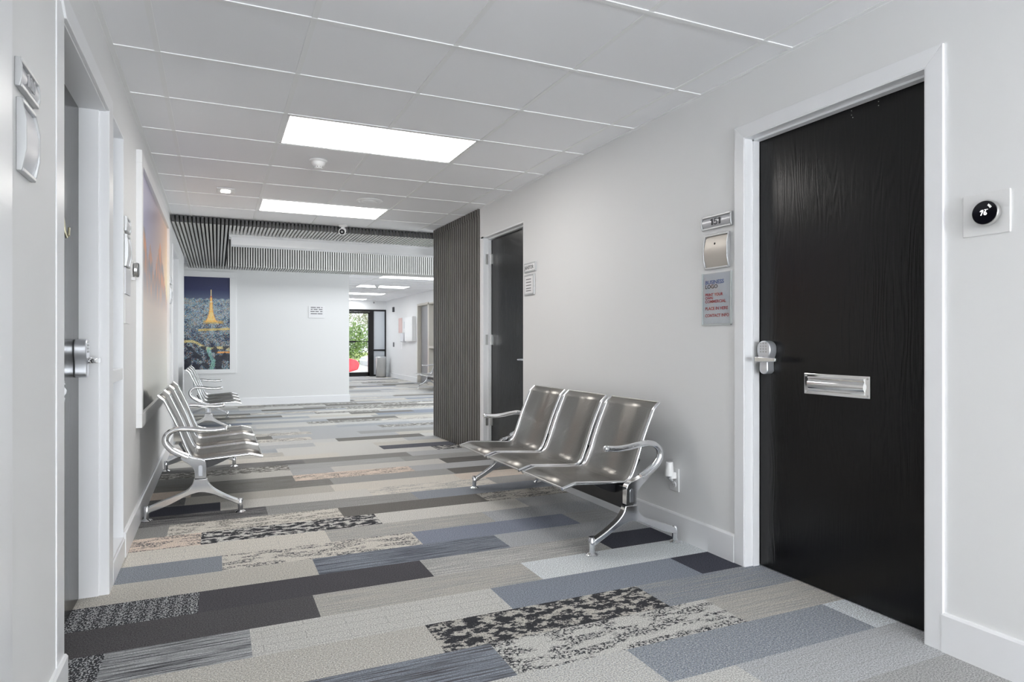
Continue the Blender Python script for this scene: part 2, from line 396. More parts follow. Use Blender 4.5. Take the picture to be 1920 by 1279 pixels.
# ------------------------------------------------------------------ walls
XR, XL = 2.376, -.44
YE = 12.26            # wall with the night city picture
def wall_y(x0, x1, segs, openings):
    """wall running along Y with (y0,y1,z0,z1) openings"""
    b = MB(); ys = sorted(openings); y = segs[0]
    for (a, c, z0, z1) in ys:
        if a > y: b.box(x0, x1, y, a, 0, H + .03)
        if z0 > 0: b.box(x0, x1, a, c, 0, z0)
        b.box(x0, x1, a, c, z1, H + .03); y = c
    if y < segs[1]: b.box(x0, x1, y, segs[1], 0, H + .03)
    return b
struct(wall_y(XR, XR + .14, (-8.1, 7.42), [(1.540, 2.455, 0, 2.118), (5.011, 5.985, 0, 2.142)]).build('wall_right', M_WALL), 'off-white painted corridor wall on the right')
struct(wall_y(XL - .16, XL, (-8.1, 10.745), [(2.43, 3.34, 0, 2.125), (3.45, 3.86, .10, 2.155), (7.92, 8.95, 0, 2.13)]).build('wall_left', M_WALL), 'off-white painted corridor wall on the left')
struct(MB().box(-2.7, XL - .16, 10.6, 10.745, 0, H + .03).build('wall_left_return', M_WALL))
struct(MB().box(-2.84, -2.7, 10.6, YE + .1, 0, H + .03).build('wall_left_passage', M_WALL))
struct(MB().box(-2.7, 2.238, YE, YE + .14, 0, H + .03).build('wall_back', M_WALL), 'white wall facing down the corridor')
struct(MB().box(2.10, 2.238, YE + .14, 20.9, 0, H + .03).build('wall_far_left', M_WALL))
struct(MB().box(XR + .14, 5.14, 7.28, 7.42, 0, H + .6).build('wall_lobby_near', M_WALL))
b = wall_y(5.0, 5.14, (7.42, 21.0), [(8.3, 11.5, .2, 2.3), (15.72, 16.2, .10, 2.10), (16.3, 17.24, 0, 2.10)])
struct(b.build('wall_far_right', M_WALL), 'white wall of the far corridor on the right')
b = MB().box(2.1, 3.42, 20.9, 21.02, 0, H + .03).box(3.42, 5.0, 20.9, 21.02, 2.155, H + .03)
struct(b.build('wall_far_end', M_WALL))
b = MB().box(-.6, -.33, -8.14, -8.0, 0, H + .03).box(2.27, 2.52, -8.14, -8.0, 0, H + .03).box(-.33, 2.27, -8.14, -8.0, 2.3, H + .03).box(-.33, 2.27, -8.14, -8.0, 0, .2)
struct(b.build('wall_rear', M_WALL))

# ceiling tiles (plane) with the light well left open
T = .6096; GX0 = .364; GY0 = 2.765
WX0, WX1, WY0, WY1, WZ = .135, 4.98, 8.30, 11.76, 3.45
b = MB(); z = H + .0035
for (x0, x1, y0, y1) in ((-.6, 2.52, -8.1, 7.42), (-2.8, 5.14, 7.42, WY0 - .02), (-2.8, WX0 - .02, WY0 - .02, WY1 + .02), (WX1 + .02, 5.14, WY0 - .02, WY1 + .02), (-2.8, 5.14, WY1 + .02, 21.02)):
    b.box(x0, x1, y0, y1, z, z + .03)
struct(b.build('ceiling', M_TILE), 'suspended ceiling of white lay-in tiles')
# T-bar grid
FY0 = 12.77; FK = (0, 4, 8, 12)
b = MB(); w = .012
for i in range(-1, 4):
    x = GX0 + T * i
    if -.40 < x < 2.36:
        cuts = [(GY0 + k * T + w, GY0 + (k + 1) * T - w) for k in (-14, -10, -6, 2, 6)] if i == 1 else []
        y = -8.0
        for c0, c1 in cuts: b.box(x - w, x + w, y, c0, H, H + .006); y = c1
        b.box(x - w, x + w, y, 7.595, H, H + .006)
for i in range(4):
    x = 2.41 + i * T
    cuts = [(FY0 + k * T + w, FY0 + (k + 1) * T - w) for k in FK] if i == 2 else []
    y = YE + .02
    for c0, c1 in cuts: b.box(x - w, x + w, y, c0, H, H + .006); y = c1
    b.box(x - w, x + w, y, 20.89, H, H + .006)
for k in range(-18, 34):
    y = GY0 + T * k
    if y < 7.5 and y > -8:
        b.box(-.44, 2.376, y - w, y + w, H - .0008, H + .0055)
for k in range(14):
    y = FY0 + T * k; b.box(2.24, 5.0, y - w, y + w, H - .0008, H + .0055)
struct(b.build('trim_ceiling_grid', M_GRID), 'white metal grid holding the ceiling tiles')
b = MB()
for (x, y0, y1, s) in ((XR, -8, 6.02, -1), (XL, -8, 7.59, 1)):
    b.box(x, x + s * .022, y0, y1, H - .001, H + .005); b.box(x, x + s * .0015, y0, y1, H - .004, H + .005)
struct(b.build('trim_ceiling_edge', M_GRID))

# baseboards
def base_prof(h=.14, t=.015): return [(0, 0), (t, 0), (t, h - .008), (t - .006, h), (0, h)]
def base_y(name, x, sgn, segs, h=.14):
    b = MB()
    for y0, y1 in segs: b.prism([(x + sgn * p, q) for p, q in base_prof(h)], 'y', y0, y1)
    return struct(b.build(name, M_TRIM))
base_y('baseboard_right', XR, -1, [(-8, 1.489), (2.517, 5.011)])
base_y('baseboard_left', XL, 1, [(-8, 1.70), (1.852, 2.44), (3.87, 7.90), (8.97, 10.745)], .13)
base_y('baseboard_far_right', 5.0, -1, [(7.42, 15.68), (17.30, 20.9)])
b = MB()
b.prism([(YE - p, q) for p, q in base_prof(.135)], 'x', -2.7, 2.238); b.prism([(2.238 + p, q) for p, q in base_prof(.135)], 'y', YE - .015, 20.9)
struct(b.build('baseboard_back', M_TRIM))

# ------------------------------------------------------------------ slatted ceiling and slatted wall
P = .0394; SW = .0225; SZ0, SZ1 = 2.360, 2.428; YF = 7.60
b = MB(); bf = MB(); x = -.425; n = 0
while x < 4.97:
    bf.box(x - .0005, x + SW + .0005, YF - .012, YF, SZ0 - .002, SZ1)
    if WX0 - .02 < x + SW and x < WX1:
        b.box(x, x + SW, YF, WY0, SZ0, SZ1); b.box(x, x + SW, WY1, YE - .002, SZ0, SZ1)
        b.box(x, x + SW, WY1 - .03, WY1, SZ0, WZ - .002)
    else: b.box(x, x + SW, YF, YE - .002, SZ0, SZ1)
    x += P
o = b.build('ceiling_slatted', M_SLAT); SLC = o; struct(o, 'lowered grey slatted ceiling across the corridor junction')
bf.build('slat_fascia', M_SLATF, SLC)['label'] = 'dark slat ends along the front edge'
b = MB(); b.box(-.425, 4.98, YF + .02, WY0, SZ1 - .012, SZ1 + .001); b.box(-.425, WX0, WY0, WY1, SZ1 - .012, SZ1 + .001); b.box(-.425, 4.98, WY1 + .012, YE - .002, SZ1 - .012, SZ1 + .001)
b.box(WX0, WX1, WY1, WY1 + .012, SZ1 - .04, WZ); b.box(WX0 - .012, WX0, WY0, WY1, SZ0, WZ); b.box(WX1, WX1 + .012, WY0, WY1, SZ0, WZ)
b.box(WX0, WX1, WY0 - .012, WY0, SZ1, WZ); b.box(WX0, WX1, WY0, WY1, WZ, WZ + .02)
b.build('slat_backing', M_BLACKW, SLC)
w6 = sroot('window_added_skylight', (2.5, 10.1, WZ - .03), 'added bright skylight, out of view up in the slatted well')
box(.6, 4.5, 9.3, 10.9, WZ - .02, WZ - .012).build('pane', emit('added_skylight_glow', (.95, .98, 1, 1), SKYL), w6)  # glowing panel added out of view to brighten lobby and back wall
b = MB().box(.55, 4.55, 9.25, 9.3, WZ - .03, WZ - .001).box(.55, 4.55, 10.9, 10.95, WZ - .03, WZ - .001).box(.55, .6, 9.3, 10.9, WZ - .03, WZ - .001).box(4.5, 4.55, 9.3, 10.9, WZ - .03, WZ - .001)
b.build('window_frame', M_TRIM, w6)
# white boxed beam across the near edge of the well
b = MB(); b.prism([(8.285, 2.249), (8.47, 2.249), (8.47, 2.40), (8.255, 2.40), (8.255, 2.352), (8.285, 2.335)], 'x', WX0 + .02, 4.98)
b.box(WX0 - .005, WX0 + .02, 8.255, 8.47, 2.335, 2.40)
struct(b.build('trim_white_beam', M_TRIM), 'white boxed beam under the slatted ceiling')
# slatted wall: runs very slightly askew from (2.391,6.03) to (2.344,7.42)
A = Vector((2.364, 6.012)); Bv = Vector((2.344, 7.43)); dv = (Bv - A); Ln = dv.length; dv.normalize(); nv = Vector((-dv.y, dv.x))  # nv points to -X
if nv.x > 0: nv = -nv
def obox(bm, s0, s1, n0, n1, z0, z1):
    pts = [A + dv * s + nv * q for s, q in ((s0, n0), (s1, n0), (s1, n1), (s0, n1))]; bm.prism([tuple(p) for p in pts], 'z', z0, z1)
b = MB(); s = 0; PW = .0655
while s < Ln - .03:
    obox(b, s, s + .036, -.028, 0, .004, 2.366); obox(b, s + .002, s + .034, -.026, .006, 2.360, 2.428); s += PW
obox(b, Ln - .03, Ln, -.03, 0, .004, 2.428)
SLW = struct(b.build('wall_slatted', M_SLATW), 'dark brown-grey slatted wall panel beside the janitor door')
b = MB(); obox(b, .001, Ln - .001, -.06, -.024, 0, 2.429)
b.build('slat_backing', M_BLACKW, SLW)

# ------------------------------------------------------------------ doors
def frame_right(root, y0, y1, zt, casing=True, x=XR, s=1, m=M_TRIM, depth=.14, cw=.064):
    """frame of a door in a wall along Y. y0/y1 = clear opening, s=+1: recess towards +X"""
    b = MB()
    for (yy, q) in ((y0, -1), (y1, 1)):
        a = yy + q * .012
        b.box(x - s * .010, x + s * depth, min(yy, a), max(yy, a), 0, zt + .012)
        a2 = yy - q * .009
        b.box(x + s * .040, x + s * .076, min(yy, a2), max(yy, a2), 0, zt)
    b.box(x - s * .010, x + s * depth, y0, y1, zt, zt + .012); b.box(x + s * .040, x + s * .076, y0, y1, zt - .009, zt)
    o = b.build('jamb', m, root)
    if casing:
        b = MB(); g = .004
        def pr(pts): b.prism(pts, 'x', x - s * .013, x)
        pr([(y0 - g, 0), (y0 - g, zt + g), (y0 - g - cw, zt + g + cw), (y0 - g - cw, 0)])
        pr([(y1 + g, 0), (y1 + g, zt + g), (y1 + g + cw, zt + g + cw), (y1 + g + cw, 0)])
        pr([(y0 - g, zt + g), (y1 + g, zt + g), (y1 + g + cw, zt + g + cw), (y0 - g - cw, zt + g + cw)])
        b.build('casing', m, root, bevel=.002)
def lock(root, x, s, yc, zc, lever_dir):
    """keypad lever lock on a leaf whose face is at x; s = outward sign; yc = axis, lever_dir = sign in Y of the lever"""
    def outline(sc):
        pts = []
        for a in range(0, 181, 15): pts.append((.040 * math.cos(R(a)) * sc, .050 + .034 * math.sin(R(a)) * sc))
        pts += [(-.040 * sc, .028), (-.036 * sc, .014), (-.024 * sc, -.010), (-.024 * sc, -.050)]
        for a in range(195, 346, 15): pts.append((.026 * math.cos(R(a)) * sc, -.055 + .022 * math.sin(R(a)) * sc))
        pts += [(.026 * sc, -.050), (.024 * sc, -.010), (.036 * sc, .014), (.040 * sc, .028)]
        return pts
    b = MB().prism([(yc + p, zc + q) for p, q in outline(1.)], 'x', x, x + s * .046)
    lk = b.build('keypad_lock', M_LOCK, root, bevel=.004, smooth=40)
    for r_ in range(4):
        for c_ in range(3):
            MB().lathe([(.0048, 0), (.0048, .0012), (.003, .0018)], (x + s * .0458, yc + (c_ - 1) * .0165, zc + .072 - r_ * .0135), 'x', 12, s).build('keypad_button', M_SILVER, lk, smooth=40)
    b = MB().lathe([(.016, 0), (.016, .012), (.011, .016), (.011, .034)], (x + s * .045, yc, zc - .006), 'x', 20, s)
    y1 = yc + lever_dir * .115
    b.prism([(yc - lever_dir * .014, zc - .018), (yc - lever_dir * .014, zc + .007), (yc + lever_dir * .02, zc + .007), (y1, zc + .003), (y1, zc - .014), (yc + lever_dir * .02, zc - .018)], 'x', x + s * .074, x + s * .090)
    b.build('lever', M_CHROME, lk, bevel=.004, smooth=40)
def mail_slot(root, x, s, y0, y1, z0, z1, m=M_MIRROR):
    b = MB().box(x, x + s * .005, y0, y1, z0, z1)
    pl = b.build('mail_slot', m, root, bevel=.003)
    zc = (z0 + z1) / 2; hh = (z1 - z0) / 2 - .014
    prof = [(x + s * .004, zc - hh), (x + s * .010, zc - hh), (x + s * .012, zc - hh + .006), (x + s * .007, zc - hh + .013), (x + s * .015, zc - .008), (x + s * .017, zc + .004), (x + s * .012, zc + hh - .020), (x + s * .007, zc + hh - .012), (x + s * .013, zc + hh - .006), (x + s * .010, zc + hh), (x + s * .004, zc + hh)]
    MB().prism(prof, 'y', y0 + .024, y1 - .024).build('flap', m, pl, smooth=50)
    for yy in (y0 + .011, y1 - .011):
        for zz in (z0 + .011, z1 - .011): MB().lathe([(.0045, 0), (.0045, .002), (.002, .003)], (x + s * .005, yy, zz), 'x', 12, s).build('screw', M_SATIN, pl)

# door 1: black door 151
d1 = sroot('door_1', (XR, 2.0, 0), 'black oak door with keypad lever and mail slot, beside the 151 sign')
frame_right(d1, 1.553, 2.446, 2.110)
box(2.514, 2.518, 1.545, 2.45, .0, 2.115).build('light_block', M_BLACKW, d1)  # black sheet added behind the leaf to stop light leaking
box(2.456, 2.50, 1.56, 2.440, .006, 2.106).build('leaf', M_DOOR, d1, bevel=.001)
lock(d1, 2.456, -1, 2.370, 1.030, -1)
mail_slot(d1, 2.456, -1, 1.835, 2.165, .872, .966)
for yy, zz in ((1.924, 2.09), (1.924, 2.072), (1.918, 2.06), (1.80, 2.088), (1.80, 2.072)): MB().lathe([(.002, 0), (.002, .0012)], (2.456, yy, zz), 'x', 8, -1).build('screw', M_SATIN, d1)

# door 2: janitor door, drywall return, no casing
d2 = sroot('door_2', (XR, 5.5, 0), 'black oak janitor door recessed beside the slatted wall')
b = MB().box(XR + .002, XR + .14, 5.925, 5.985, 0, 2.142).box(XR + .002, XR + .14, 5.011, 5.018, 0, 2.142).box(XR + .002, XR + .14, 5.011, 5.985, 2.125, 2.142)
b.box(XR + .05, XR + .082, 5.915, 5.93, 0, 2.12).box(XR + .05, XR + .082, 5.02, 5.93, 2.112, 2.128)
b.build('jamb', M_TRIM, d2, bevel=.001)
box(2.514, 2.518, 5.012, 5.984, .0, 2.14).build('light_block', M_BLACKW, d2)  # added black sheet, keeps light out of the leaf gap
box(2.461, 2.505, 5.022, 5.916, .006, 2.108).build('leaf', M_DOOR, d2, bevel=.001)
for zz in (.34, 1.13, 1.92):
    b = MB().box(2.452, 2.462, 5.880, 5.916, zz - .05, zz + .05).box(2.40, 2.462, 5.9155, 5.924, zz - .05, zz + .05)
    b.tube([(2.453, 5.918, zz - .052), (2.453, 5.918, zz + .052)], .007, 10, side=(1, 0, 0))
    b.build('hinge', M_SATIN, d2, smooth=40)
b = MB().lathe([(.03, 0), (.03, .008), (.012, .012), (.012, .05)], (2.461, 5.08, .955), 'x', 20, -1)
b.tube([(2.413, 5.08, .955), (2.410, 5.12, .955), (2.414, 5.20, .953)], [.011, .010, .008], 10, side=(0, 0, 1))
b.build('lever', M_CHROME, d2, smooth=40)

# door 3: left door, seen at a very flat angle
d3 = sroot('door_3', (XL, 2.9, 0), 'dark oak door deep in its white frame on the left')
b = MB().box(XL - .03, XL + .011, 3.333, 3.347, 0, 2.12).box(XL - .16, XL - .028, 3.326, 3.347, 0, 2.12).box(XL - .16, XL - .001, 2.431, 3.345, 2.118, 2.1245)
b.box(XL - .16, XL + .0, 2.430, 2.442, 0, 2.12)
b.build('jamb', M_TRIM, d3, bevel=.0015)
b = MB().prism([(3.345, 0), (3.45, 0), (3.45, 2.20), (3.345, 2.125)], 'x', XL, XL + .011)
b.prism([(2.445, 2.125), (3.345, 2.125), (3.452, 2.20), (2.34, 2.20)], 'x', XL, XL + .011).prism([(2.445, 0), (2.445, 2.125), (2.34, 2.20), (2.34, 0)], 'x', XL, XL + .004)
b.build('casing', M_TRIM, d3, bevel=.002)
box(-.602, -.598, 2.42, 3.35, .0, 2.13).build('light_block', M_BLACKW, d3)  # added black sheet, blocks stray light and keeps the gap dark
box(-.585, -.540, 2.445, 3.314, .006, 2.114).build('leaf', M_DOOR, d3, bevel=.001)
lock(d3, -.540, 1, 3.235, 1.036, -1)
mail_slot(d3, -.540, 1, 2.66, 3.00, .872, .966)
b = MB().tube([(-.534, 2.945, 1.595), (-.530, 2.945, 1.565), (-.524, 2.950, 1.525), (-.519, 2.955, 1.505), (-.514, 2.96, 1.515), (-.514, 2.965, 1.545)], [.006, .007, .005, .005, .005, .004], 10, side=(0, 1, 0))
b.box(-.540, -.534, 2.925, 2.962, 1.555, 1.61)
b.build('coat_hook', M_BRASS, d3, bevel=.001, smooth=40)

# window 1: sidelight beside door 3
w1 = sroot('window_1', (XL, 3.66, 0), 'tall white framed sidelight with one cross bar')
b = MB(); b.box(XL - .16, XL + .006, 3.452, 3.462, .10, 2.155).box(XL - .16, XL + .006, 3.848, 3.862, .10, 2.155).box(XL - .16, XL + .006, 3.452, 3.862, 2.145, 2.157).box(XL - .16, XL + .006, 3.452, 3.862, .098, .112)
b.box(XL - .16, XL - .10, 3.462, 3.475, .11, 2.15).box(XL - .16, XL - .10, 3.835, 3.848, .11, 2.15)
b.build('window_frame', M_TRIM, w1, bevel=.0015)
box(XL - .045, XL + .004, 3.462, 3.848, .918, .975).build('window_bar', M_TRIM, w1, bevel=.002)
box(XL - .135, XL - .130, 3.462, 3.848, .11, 2.15).build('pane', M_FROST, w1)
b = MB().box(XL, XL + .012, 3.45, 3.862, 0, .098)
struct(b.build('trim_2', M_TRIM, None, bevel=.002))
b = MB().box(XL, XL + .010, 1.70, 1.85, 0, 2.2).box(XL, XL + .016, 1.70, 1.80, 0, 2.2)
struct(b.build('trim_1', M_TRIM, None, bevel=.003), 'white door casing at the left edge of the picture')
b = MB().prism([(XL, 0), (XL + .008, 0), (XL + .008, 2.2), (XL, 2.2)], 'y', 2.392, 2.43)

# door 4: far left doorway
d4 = sroot('door_4', (XL, 8.4, 0), 'recessed white doorway in the left wall behind the bench')
frame_right(d4, 7.932, 8.938, 2.118, True, XL, -1, M_TRIM, .16, .05)
box(-.56, -.52, 7.94, 8.93, .006, 2.11).build('leaf', mat('grey_door_paint', rgb(170, 172, 174), .4), d4)

# door 5: black aluminium exit door with sidelight (window 2)
d5 = sroot('door_5', (4.0, 20.93, 0), 'black framed glass exit door at the end of the far corridor')
b = MB().box(3.42, 4.56, 20.915, 20.975, 2.075, 2.15).box(3.42, 3.50, 20.915, 20.975, 0, 2.08).box(4.47, 4.56, 20.915, 20.975, 0, 2.08)
b.build('door_frame', M_ALU, d5)
b = MB().box(3.50, 3.58, 20.92, 20.965, .01, 2.07).box(4.42, 4.47, 20.92, 20.965, .01, 2.07).box(3.5, 4.47, 20.92, 20.965, 2.02, 2.07).box(3.5, 4.47, 20.92, 20.965, .01, .14)
b.build('leaf', M_ALU, d5)
box(3.58, 4.42, 20.94, 20.946, .14, 2.02).build('pane', M_GLASS, d5)
b = MB().box(3.60, 4.42, 20.86, 20.885, 1.115, 1.135).box(3.62, 4.02, 20.85, 20.89, 1.09, 1.145).box(4.39, 4.42, 20.86, 20.92, 1.10, 1.14).box(3.58, 3.62, 20.86, 20.92, 1.10, 1.14)
b.build('push_bar', M_ALU, d5, bevel=.004)
w2 = sroot('window_2', (4.78, 20.93, 0), 'frosted sidelight beside the exit door')
b = MB().box(4.56, 4.60, 20.915, 20.975, 0, 2.15).box(4.955, 5.0, 20.915, 20.975, 0, 2.15).box(4.6, 4.96, 20.915, 20.975, 2.10, 2.15).box(4.6, 4.96, 20.915, 20.975, .82, .87).box(4.6, 4.96, 20.915, 20.975, 0, .06)
b.build('window_frame', M_ALU, w2)
box(4.6, 4.955, 20.935, 20.941, .06, .82).build('pane', M_FROST, w2); box(4.6, 4.955, 20.935, 20.941, .87, 2.10).build('pane', M_FROST, w2)
w3 = sroot('window_added_lobby', (5.07, 9.9, .2)); b = MB().box(5.03, 5.11, 8.3, 8.36, .2, 2.3).box(5.03, 5.11, 11.44, 11.5, .2, 2.3).box(5.03, 5.11, 8.3, 11.5, .2, .26).box(5.03, 5.11, 8.3, 11.5, 2.24, 2.3).box(5.03, 5.11, 9.87, 9.93, .2, 2.3)  # unseen window added to let more light into the lobby
b.build('window_frame', M_ALU, w3); box(5.068, 5.072, 8.36, 11.44, .26, 2.24).build('pane', M_GLASS, w3)
w4 = sroot('window_added_rear', (.97, -8.07, .2)); b = MB().box(-.33, -.27, -8.1, -8.04, .2, 2.3).box(2.21, 2.27, -8.1, -8.04, .2, 2.3).box(-.33, 2.27, -8.1, -8.04, .2, .26).box(-.33, 2.27, -8.1, -8.04, 2.24, 2.3).box(.94, 1.0, -8.1, -8.04, .2, 2.3)  # unseen window added behind the camera for extra light
b.build('window_frame', M_ALU, w4); box(-.27, 2.21, -8.072, -8.068, .26, 2.24).build('pane', M_GLASS, w4)

# door 6: far right doorway with its own sidelight
d6 = sroot('door_6', (5.0, 16.8, 0), 'beige framed grey door in the far corridor')
frame_right(d6, 16.312, 17.228, 2.09, True, 5.0, 1, M_BEIGE, .14, .05)
box(5.09, 5.13, 16.32, 17.22, .006, 2.085).build('leaf', mat('mid_grey_door', rgb(150, 150, 152), .4), d6)
b = MB().lathe([(.026, 0), (.026, .01), (.01, .014), (.01, .05)], (5.09, 16.42, 1.0), 'x', 16, -1); b.tube([(5.042, 16.42, 1.0), (5.042, 16.53, 1.0)], .009, 8, side=(0, 0, 1))
b.build('lever', M_CHROME, d6, smooth=40)
w5 = sroot('window_5', (5.0, 15.95, 0), 'beige framed sidelight in the far corridor')
b = MB().box(4.985, 5.14, 15.70, 15.735, 0, 2.12).box(4.985, 5.14, 16.19, 16.31, 0, 2.12).box(4.985, 5.14, 15.7, 16.3, 2.09, 2.125).box(4.985, 5.14, 15.7, 16.2, 0, .11).box(4.985, 5.05, 15.73, 16.19, .95, 1.01)
b.build('window_frame', M_BEIGE, w5); box(5.11, 5.115, 15.73, 16.2, .1, 2.1).build('pane', M_FROST, w5)

# ------------------------------------------------------------------ benches
SEATW = .470
PROF = fillet([(-.212, .770), (-.176, .738), (-.104, .578), (-.052, .430), (-.012, .345), (.325, .368), (.405, .346)], [0, .012, .15, .12, .085, .018, 0], 7)
LEN = sum((PROF[i + 1] - PROF[i]).length for i in range(len(PROF) - 1))
M_PERF = perf_mat(SEATW, LEN)
def make_bench(label, group):
    root = thing('waiting_bench', (0, 0, 0), label, 'bench', group)
    # seats
    for k, yc in enumerate((-.54, 0, .54)):
        me = bpy.data.meshes.new('seat'); vs = []; fs = []; uvs = []
        NY = 2; acc = 0; ss = [0]
        for i in range(1, len(PROF)): acc += (PROF[i] - PROF[i - 1]).length; ss.append(acc)
        for i, p in enumerate(PROF):
            for j in range(NY): vs.append((p.x, yc - SEATW / 2 + SEATW * j / (NY - 1), p.y)); uvs.append((SEATW * j / (NY - 1), ss[i]))
        for i in range(len(PROF) - 1): fs.append((i * 2, i * 2 + 1, i * 2 + 3, i * 2 + 2))
        me.from_pydata(vs, [], fs); ul = me.uv_layers.new(name='UVMap')
        for l in me.loops: ul.data[l.index].uv = uvs[l.vertex_index]
        me.materials.append(M_PERF); me.shade_smooth()
        st = bpy.data.objects.new('seat', me); COL.objects.link(st); st.parent = root
        so = st.modifiers.new('thickness', 'SOLIDIFY'); so.thickness = .0018; so.offset = 0
        # chrome side rails
        for sy in (-1, 1):
            b = MB(); yy = yc + sy * (SEATW / 2 + .007)
            pts = [(p.x + .002, yy, p.y - .004) for p in PROF]
            b.tube(pts, .0118, 12, .80, side=(0, 1, 0))
            b.build('side_rail', M_CHROME, st, smooth=50, world=False)
        for q, er in ((PROF[0], .0045), (PROF[-1], .0055)):
            MB().tube([(q.x, yc - SEATW / 2, q.y), (q.x, yc + SEATW / 2, q.y)], er, 8, side=(0, 0, 1)).build('edge_roll', M_SATIN, st, smooth=50, world=False)
        # black brackets under the seat, one at each side
        for sy in (-1, 1):
            yy = yc + sy * (SEATW / 2 - .022)
            pl = smoothpath([(-.098, .455), (-.068, .405), (-.028, .325), (-.002, .295), (.03, .288), (.09, .295), (.16, .322), (.215, .350)], 4) + smoothpath([(.215, .357), (.10, .350), (.0, .338), (-.04, .372), (-.085, .468)], 4)
            b = MB().prism([(p.x, p.y - .002) for p in pl], 'y', yy - .009, yy + .009)
            b.build('bracket', M_BLKPL, root, smooth=50, world=False)
    # cross beam
    MB().box(-.002, .066, -.84, .84, .215, .335).build('cross_beam', M_BLKPL, root, bevel=.006, world=False)
    for sy in (-1, 1):
        yc = sy * .85
        up_r = smoothpath([(.071, .238), (.084, .205), (.115, .168), (.19, .118), (.262, .082)], 5)
        up_l = smoothpath([(-.262, .084), (-.19, .116), (-.06, .163), (-.018, .200), (-.005, .238)], 5)
        low = smoothpath([(.262, .050), (.19, .088), (.11, .130), (.06, .148), (.033, .151), (0, .148), (-.06, .128), (-.15, .085), (-.262, .050)], 4)
        poly = [(p.x, p.y) for p in up_r] + [(p.x, p.y) for p in low] + [(p.x, p.y) for p in up_l]
        lg = MB().prism(poly, 'y', yc - .021, yc + .021).build('leg_frame', M_CHROME, root, bevel=.010, seg=3, smooth=60, world=False)
        for sx in (-1, 1):
            x = sx * .268
            b = MB().lathe([(.0155, .014), (.0165, .05), (.0175, .085), (.012, .092)], (x, yc, 0), 'z', 18)
            b.build('leg_end', M_CHROME, lg, smooth=50, world=False)
            b = MB().lathe([(.030, 0), (.032, .004), (.026, .009), (.014, .015), (.010, .02)], (x, yc, 0), 'z', 22)
            b.build('foot', M_CHROME, lg, smooth=35, world=False)
        # upright + shoulder
        sh = fillet([(.0, .242), (.066, .242), (.066, .340), (.042, .362), (-.01, .372), (-.062, .402), (-.085, .375), (-.03, .335), (.0, .300), (.0, .242)], [0, 0, .02, .02, .03, .012, .012, .03, .03, 0], 3)[:-1]
        up = MB().prism([(p.x, p.y) for p in sh], 'y', yc - .020, yc + .020).build('upright', M_CHROME, root, bevel=.009, seg=3, smooth=60, world=False)
        pn = [(.020, .254), (.046, .254), (.046, .316), (.042, .324), (.033, .327), (.024, .324), (.020, .316)]
        MB().prism(pn, 'y', yc - .0215, yc + .0215).build('inlay', M_INLAY, up, bevel=.002, world=False)
        # armrest
        pa = smoothpath([(-.040, .378), (-.085, .402), (-.130, .432), (-.163, .475), (-.164, .512), (-.140, .543), (-.095, .558), (-.035, .556), (.04, .545), (.11, .541), (.172, .546)], 6)
        nn = len(pa); rr = [.023 - .006 * min(1, i / (nn * .55)) for i in range(nn)]
        b = MB().tube([(p.x, yc, p.y) for p in pa], rr, 14, 1., side=(0, 1, 0))
        b.lathe([(.0005, 0), (.010, .002), (.0165, .008), (.018, .014), (.0165, .020), (.010, .026), (.0005, .028)], (.168, yc, .546), 'x', 18)
        b.build('armrest', M_CHROME, root, smooth=60, world=False)
    return root
def dup(root, loc, rz, label):
    r = root.copy(); COL.objects.link(r); r.location = loc; r.rotation_euler = (0, 0, rz); r['label'] = label
    for ch in [c for c in bpy.data.objects if c.parent == root]:
        c = ch.copy(); COL.objects.link(c); c.parent = r
        for g in [q for q in bpy.data.objects if q.parent == ch]:
            d = g.copy(); COL.objects.link(d); d.parent = c
    return r
GB = 'three-seat perforated steel waiting benches'
bench = make_bench('three-seat steel bench against the right wall, beside the 151 door', GB)
bench.location = (2.045, 3.765, 0); bench.rotation_euler = (0, 0, math.pi)
dup(bench, (-.127, 5.452, 0), 0, 'three-seat steel bench by the left wall under the mountain picture')
dup(bench, (-.127, 9.585, 0), 0, 'three-seat steel bench in front of the night city picture')
dup(bench, (4.669, 14.25, 0), math.pi, 'three-seat steel bench in the far corridor, half hidden by the slatted wall')

# ------------------------------------------------------------------ ceiling fixtures
def troffer(x0, y0, label, m, group):
    t = thing('ceiling_light', (x0 + T, y0 + T / 2, H), label, 'ceiling light', group)
    a = .013; e = .014; x1 = x0 + 2 * T; y1 = y0 + T; z = H + .0012
    b = MB()
    b.box(x0 + a, x1 - a, y0 + a, y0 + a + e, z, H + .006).box(x0 + a, x1 - a, y1 - a - e, y1 - a, z, H + .006).box(x0 + a, x0 + a + e, y0 + a, y1 - a, z, H + .006).box(x1 - a - e, x1 - a, y0 + a, y1 - a, z, H + .006)
    b.build('light_frame', M_GRID, t)
    box(x0 + a + e, x1 - a - e, y0 + a + e, y1 - a - e, H + .0018, H + .0055).build('diffuser', m, t)
    return t
GL = 'flat panel ceiling lights'
troffer(GX0, GY0 + 2 * T, 'large warm panel light, nearest lit panel in the corridor ceiling', M_LIGHT, GL)
troffer(GX0, GY0 + 6 * T, 'warm panel light in the ceiling just before the slatted ceiling', M_LIGHT, GL)
troffer(GX0, GY0 - 6 * T, 'panel light in the ceiling behind the camera', M_LIGHT, GL)
troffer(GX0, GY0 - 10 * T, 'panel light in the ceiling near the added rear window', M_LIGHT, GL)
troffer(GX0, GY0 - 14 * T, 'panel light in the ceiling right by the added rear window', M_LIGHT, GL)
FX = 3.02
for k, lab in ((0, 'bright panel light at the near end of the far corridor ceiling'), (4, 'second bright panel light in the far corridor, behind the smoke detector'),
               (8, 'third bright panel light in the far corridor ceiling'), (12, 'bright panel light nearest the exit door')):
    troffer(FX, FY0 + k * T, lab, M_LIGHTW, GL)

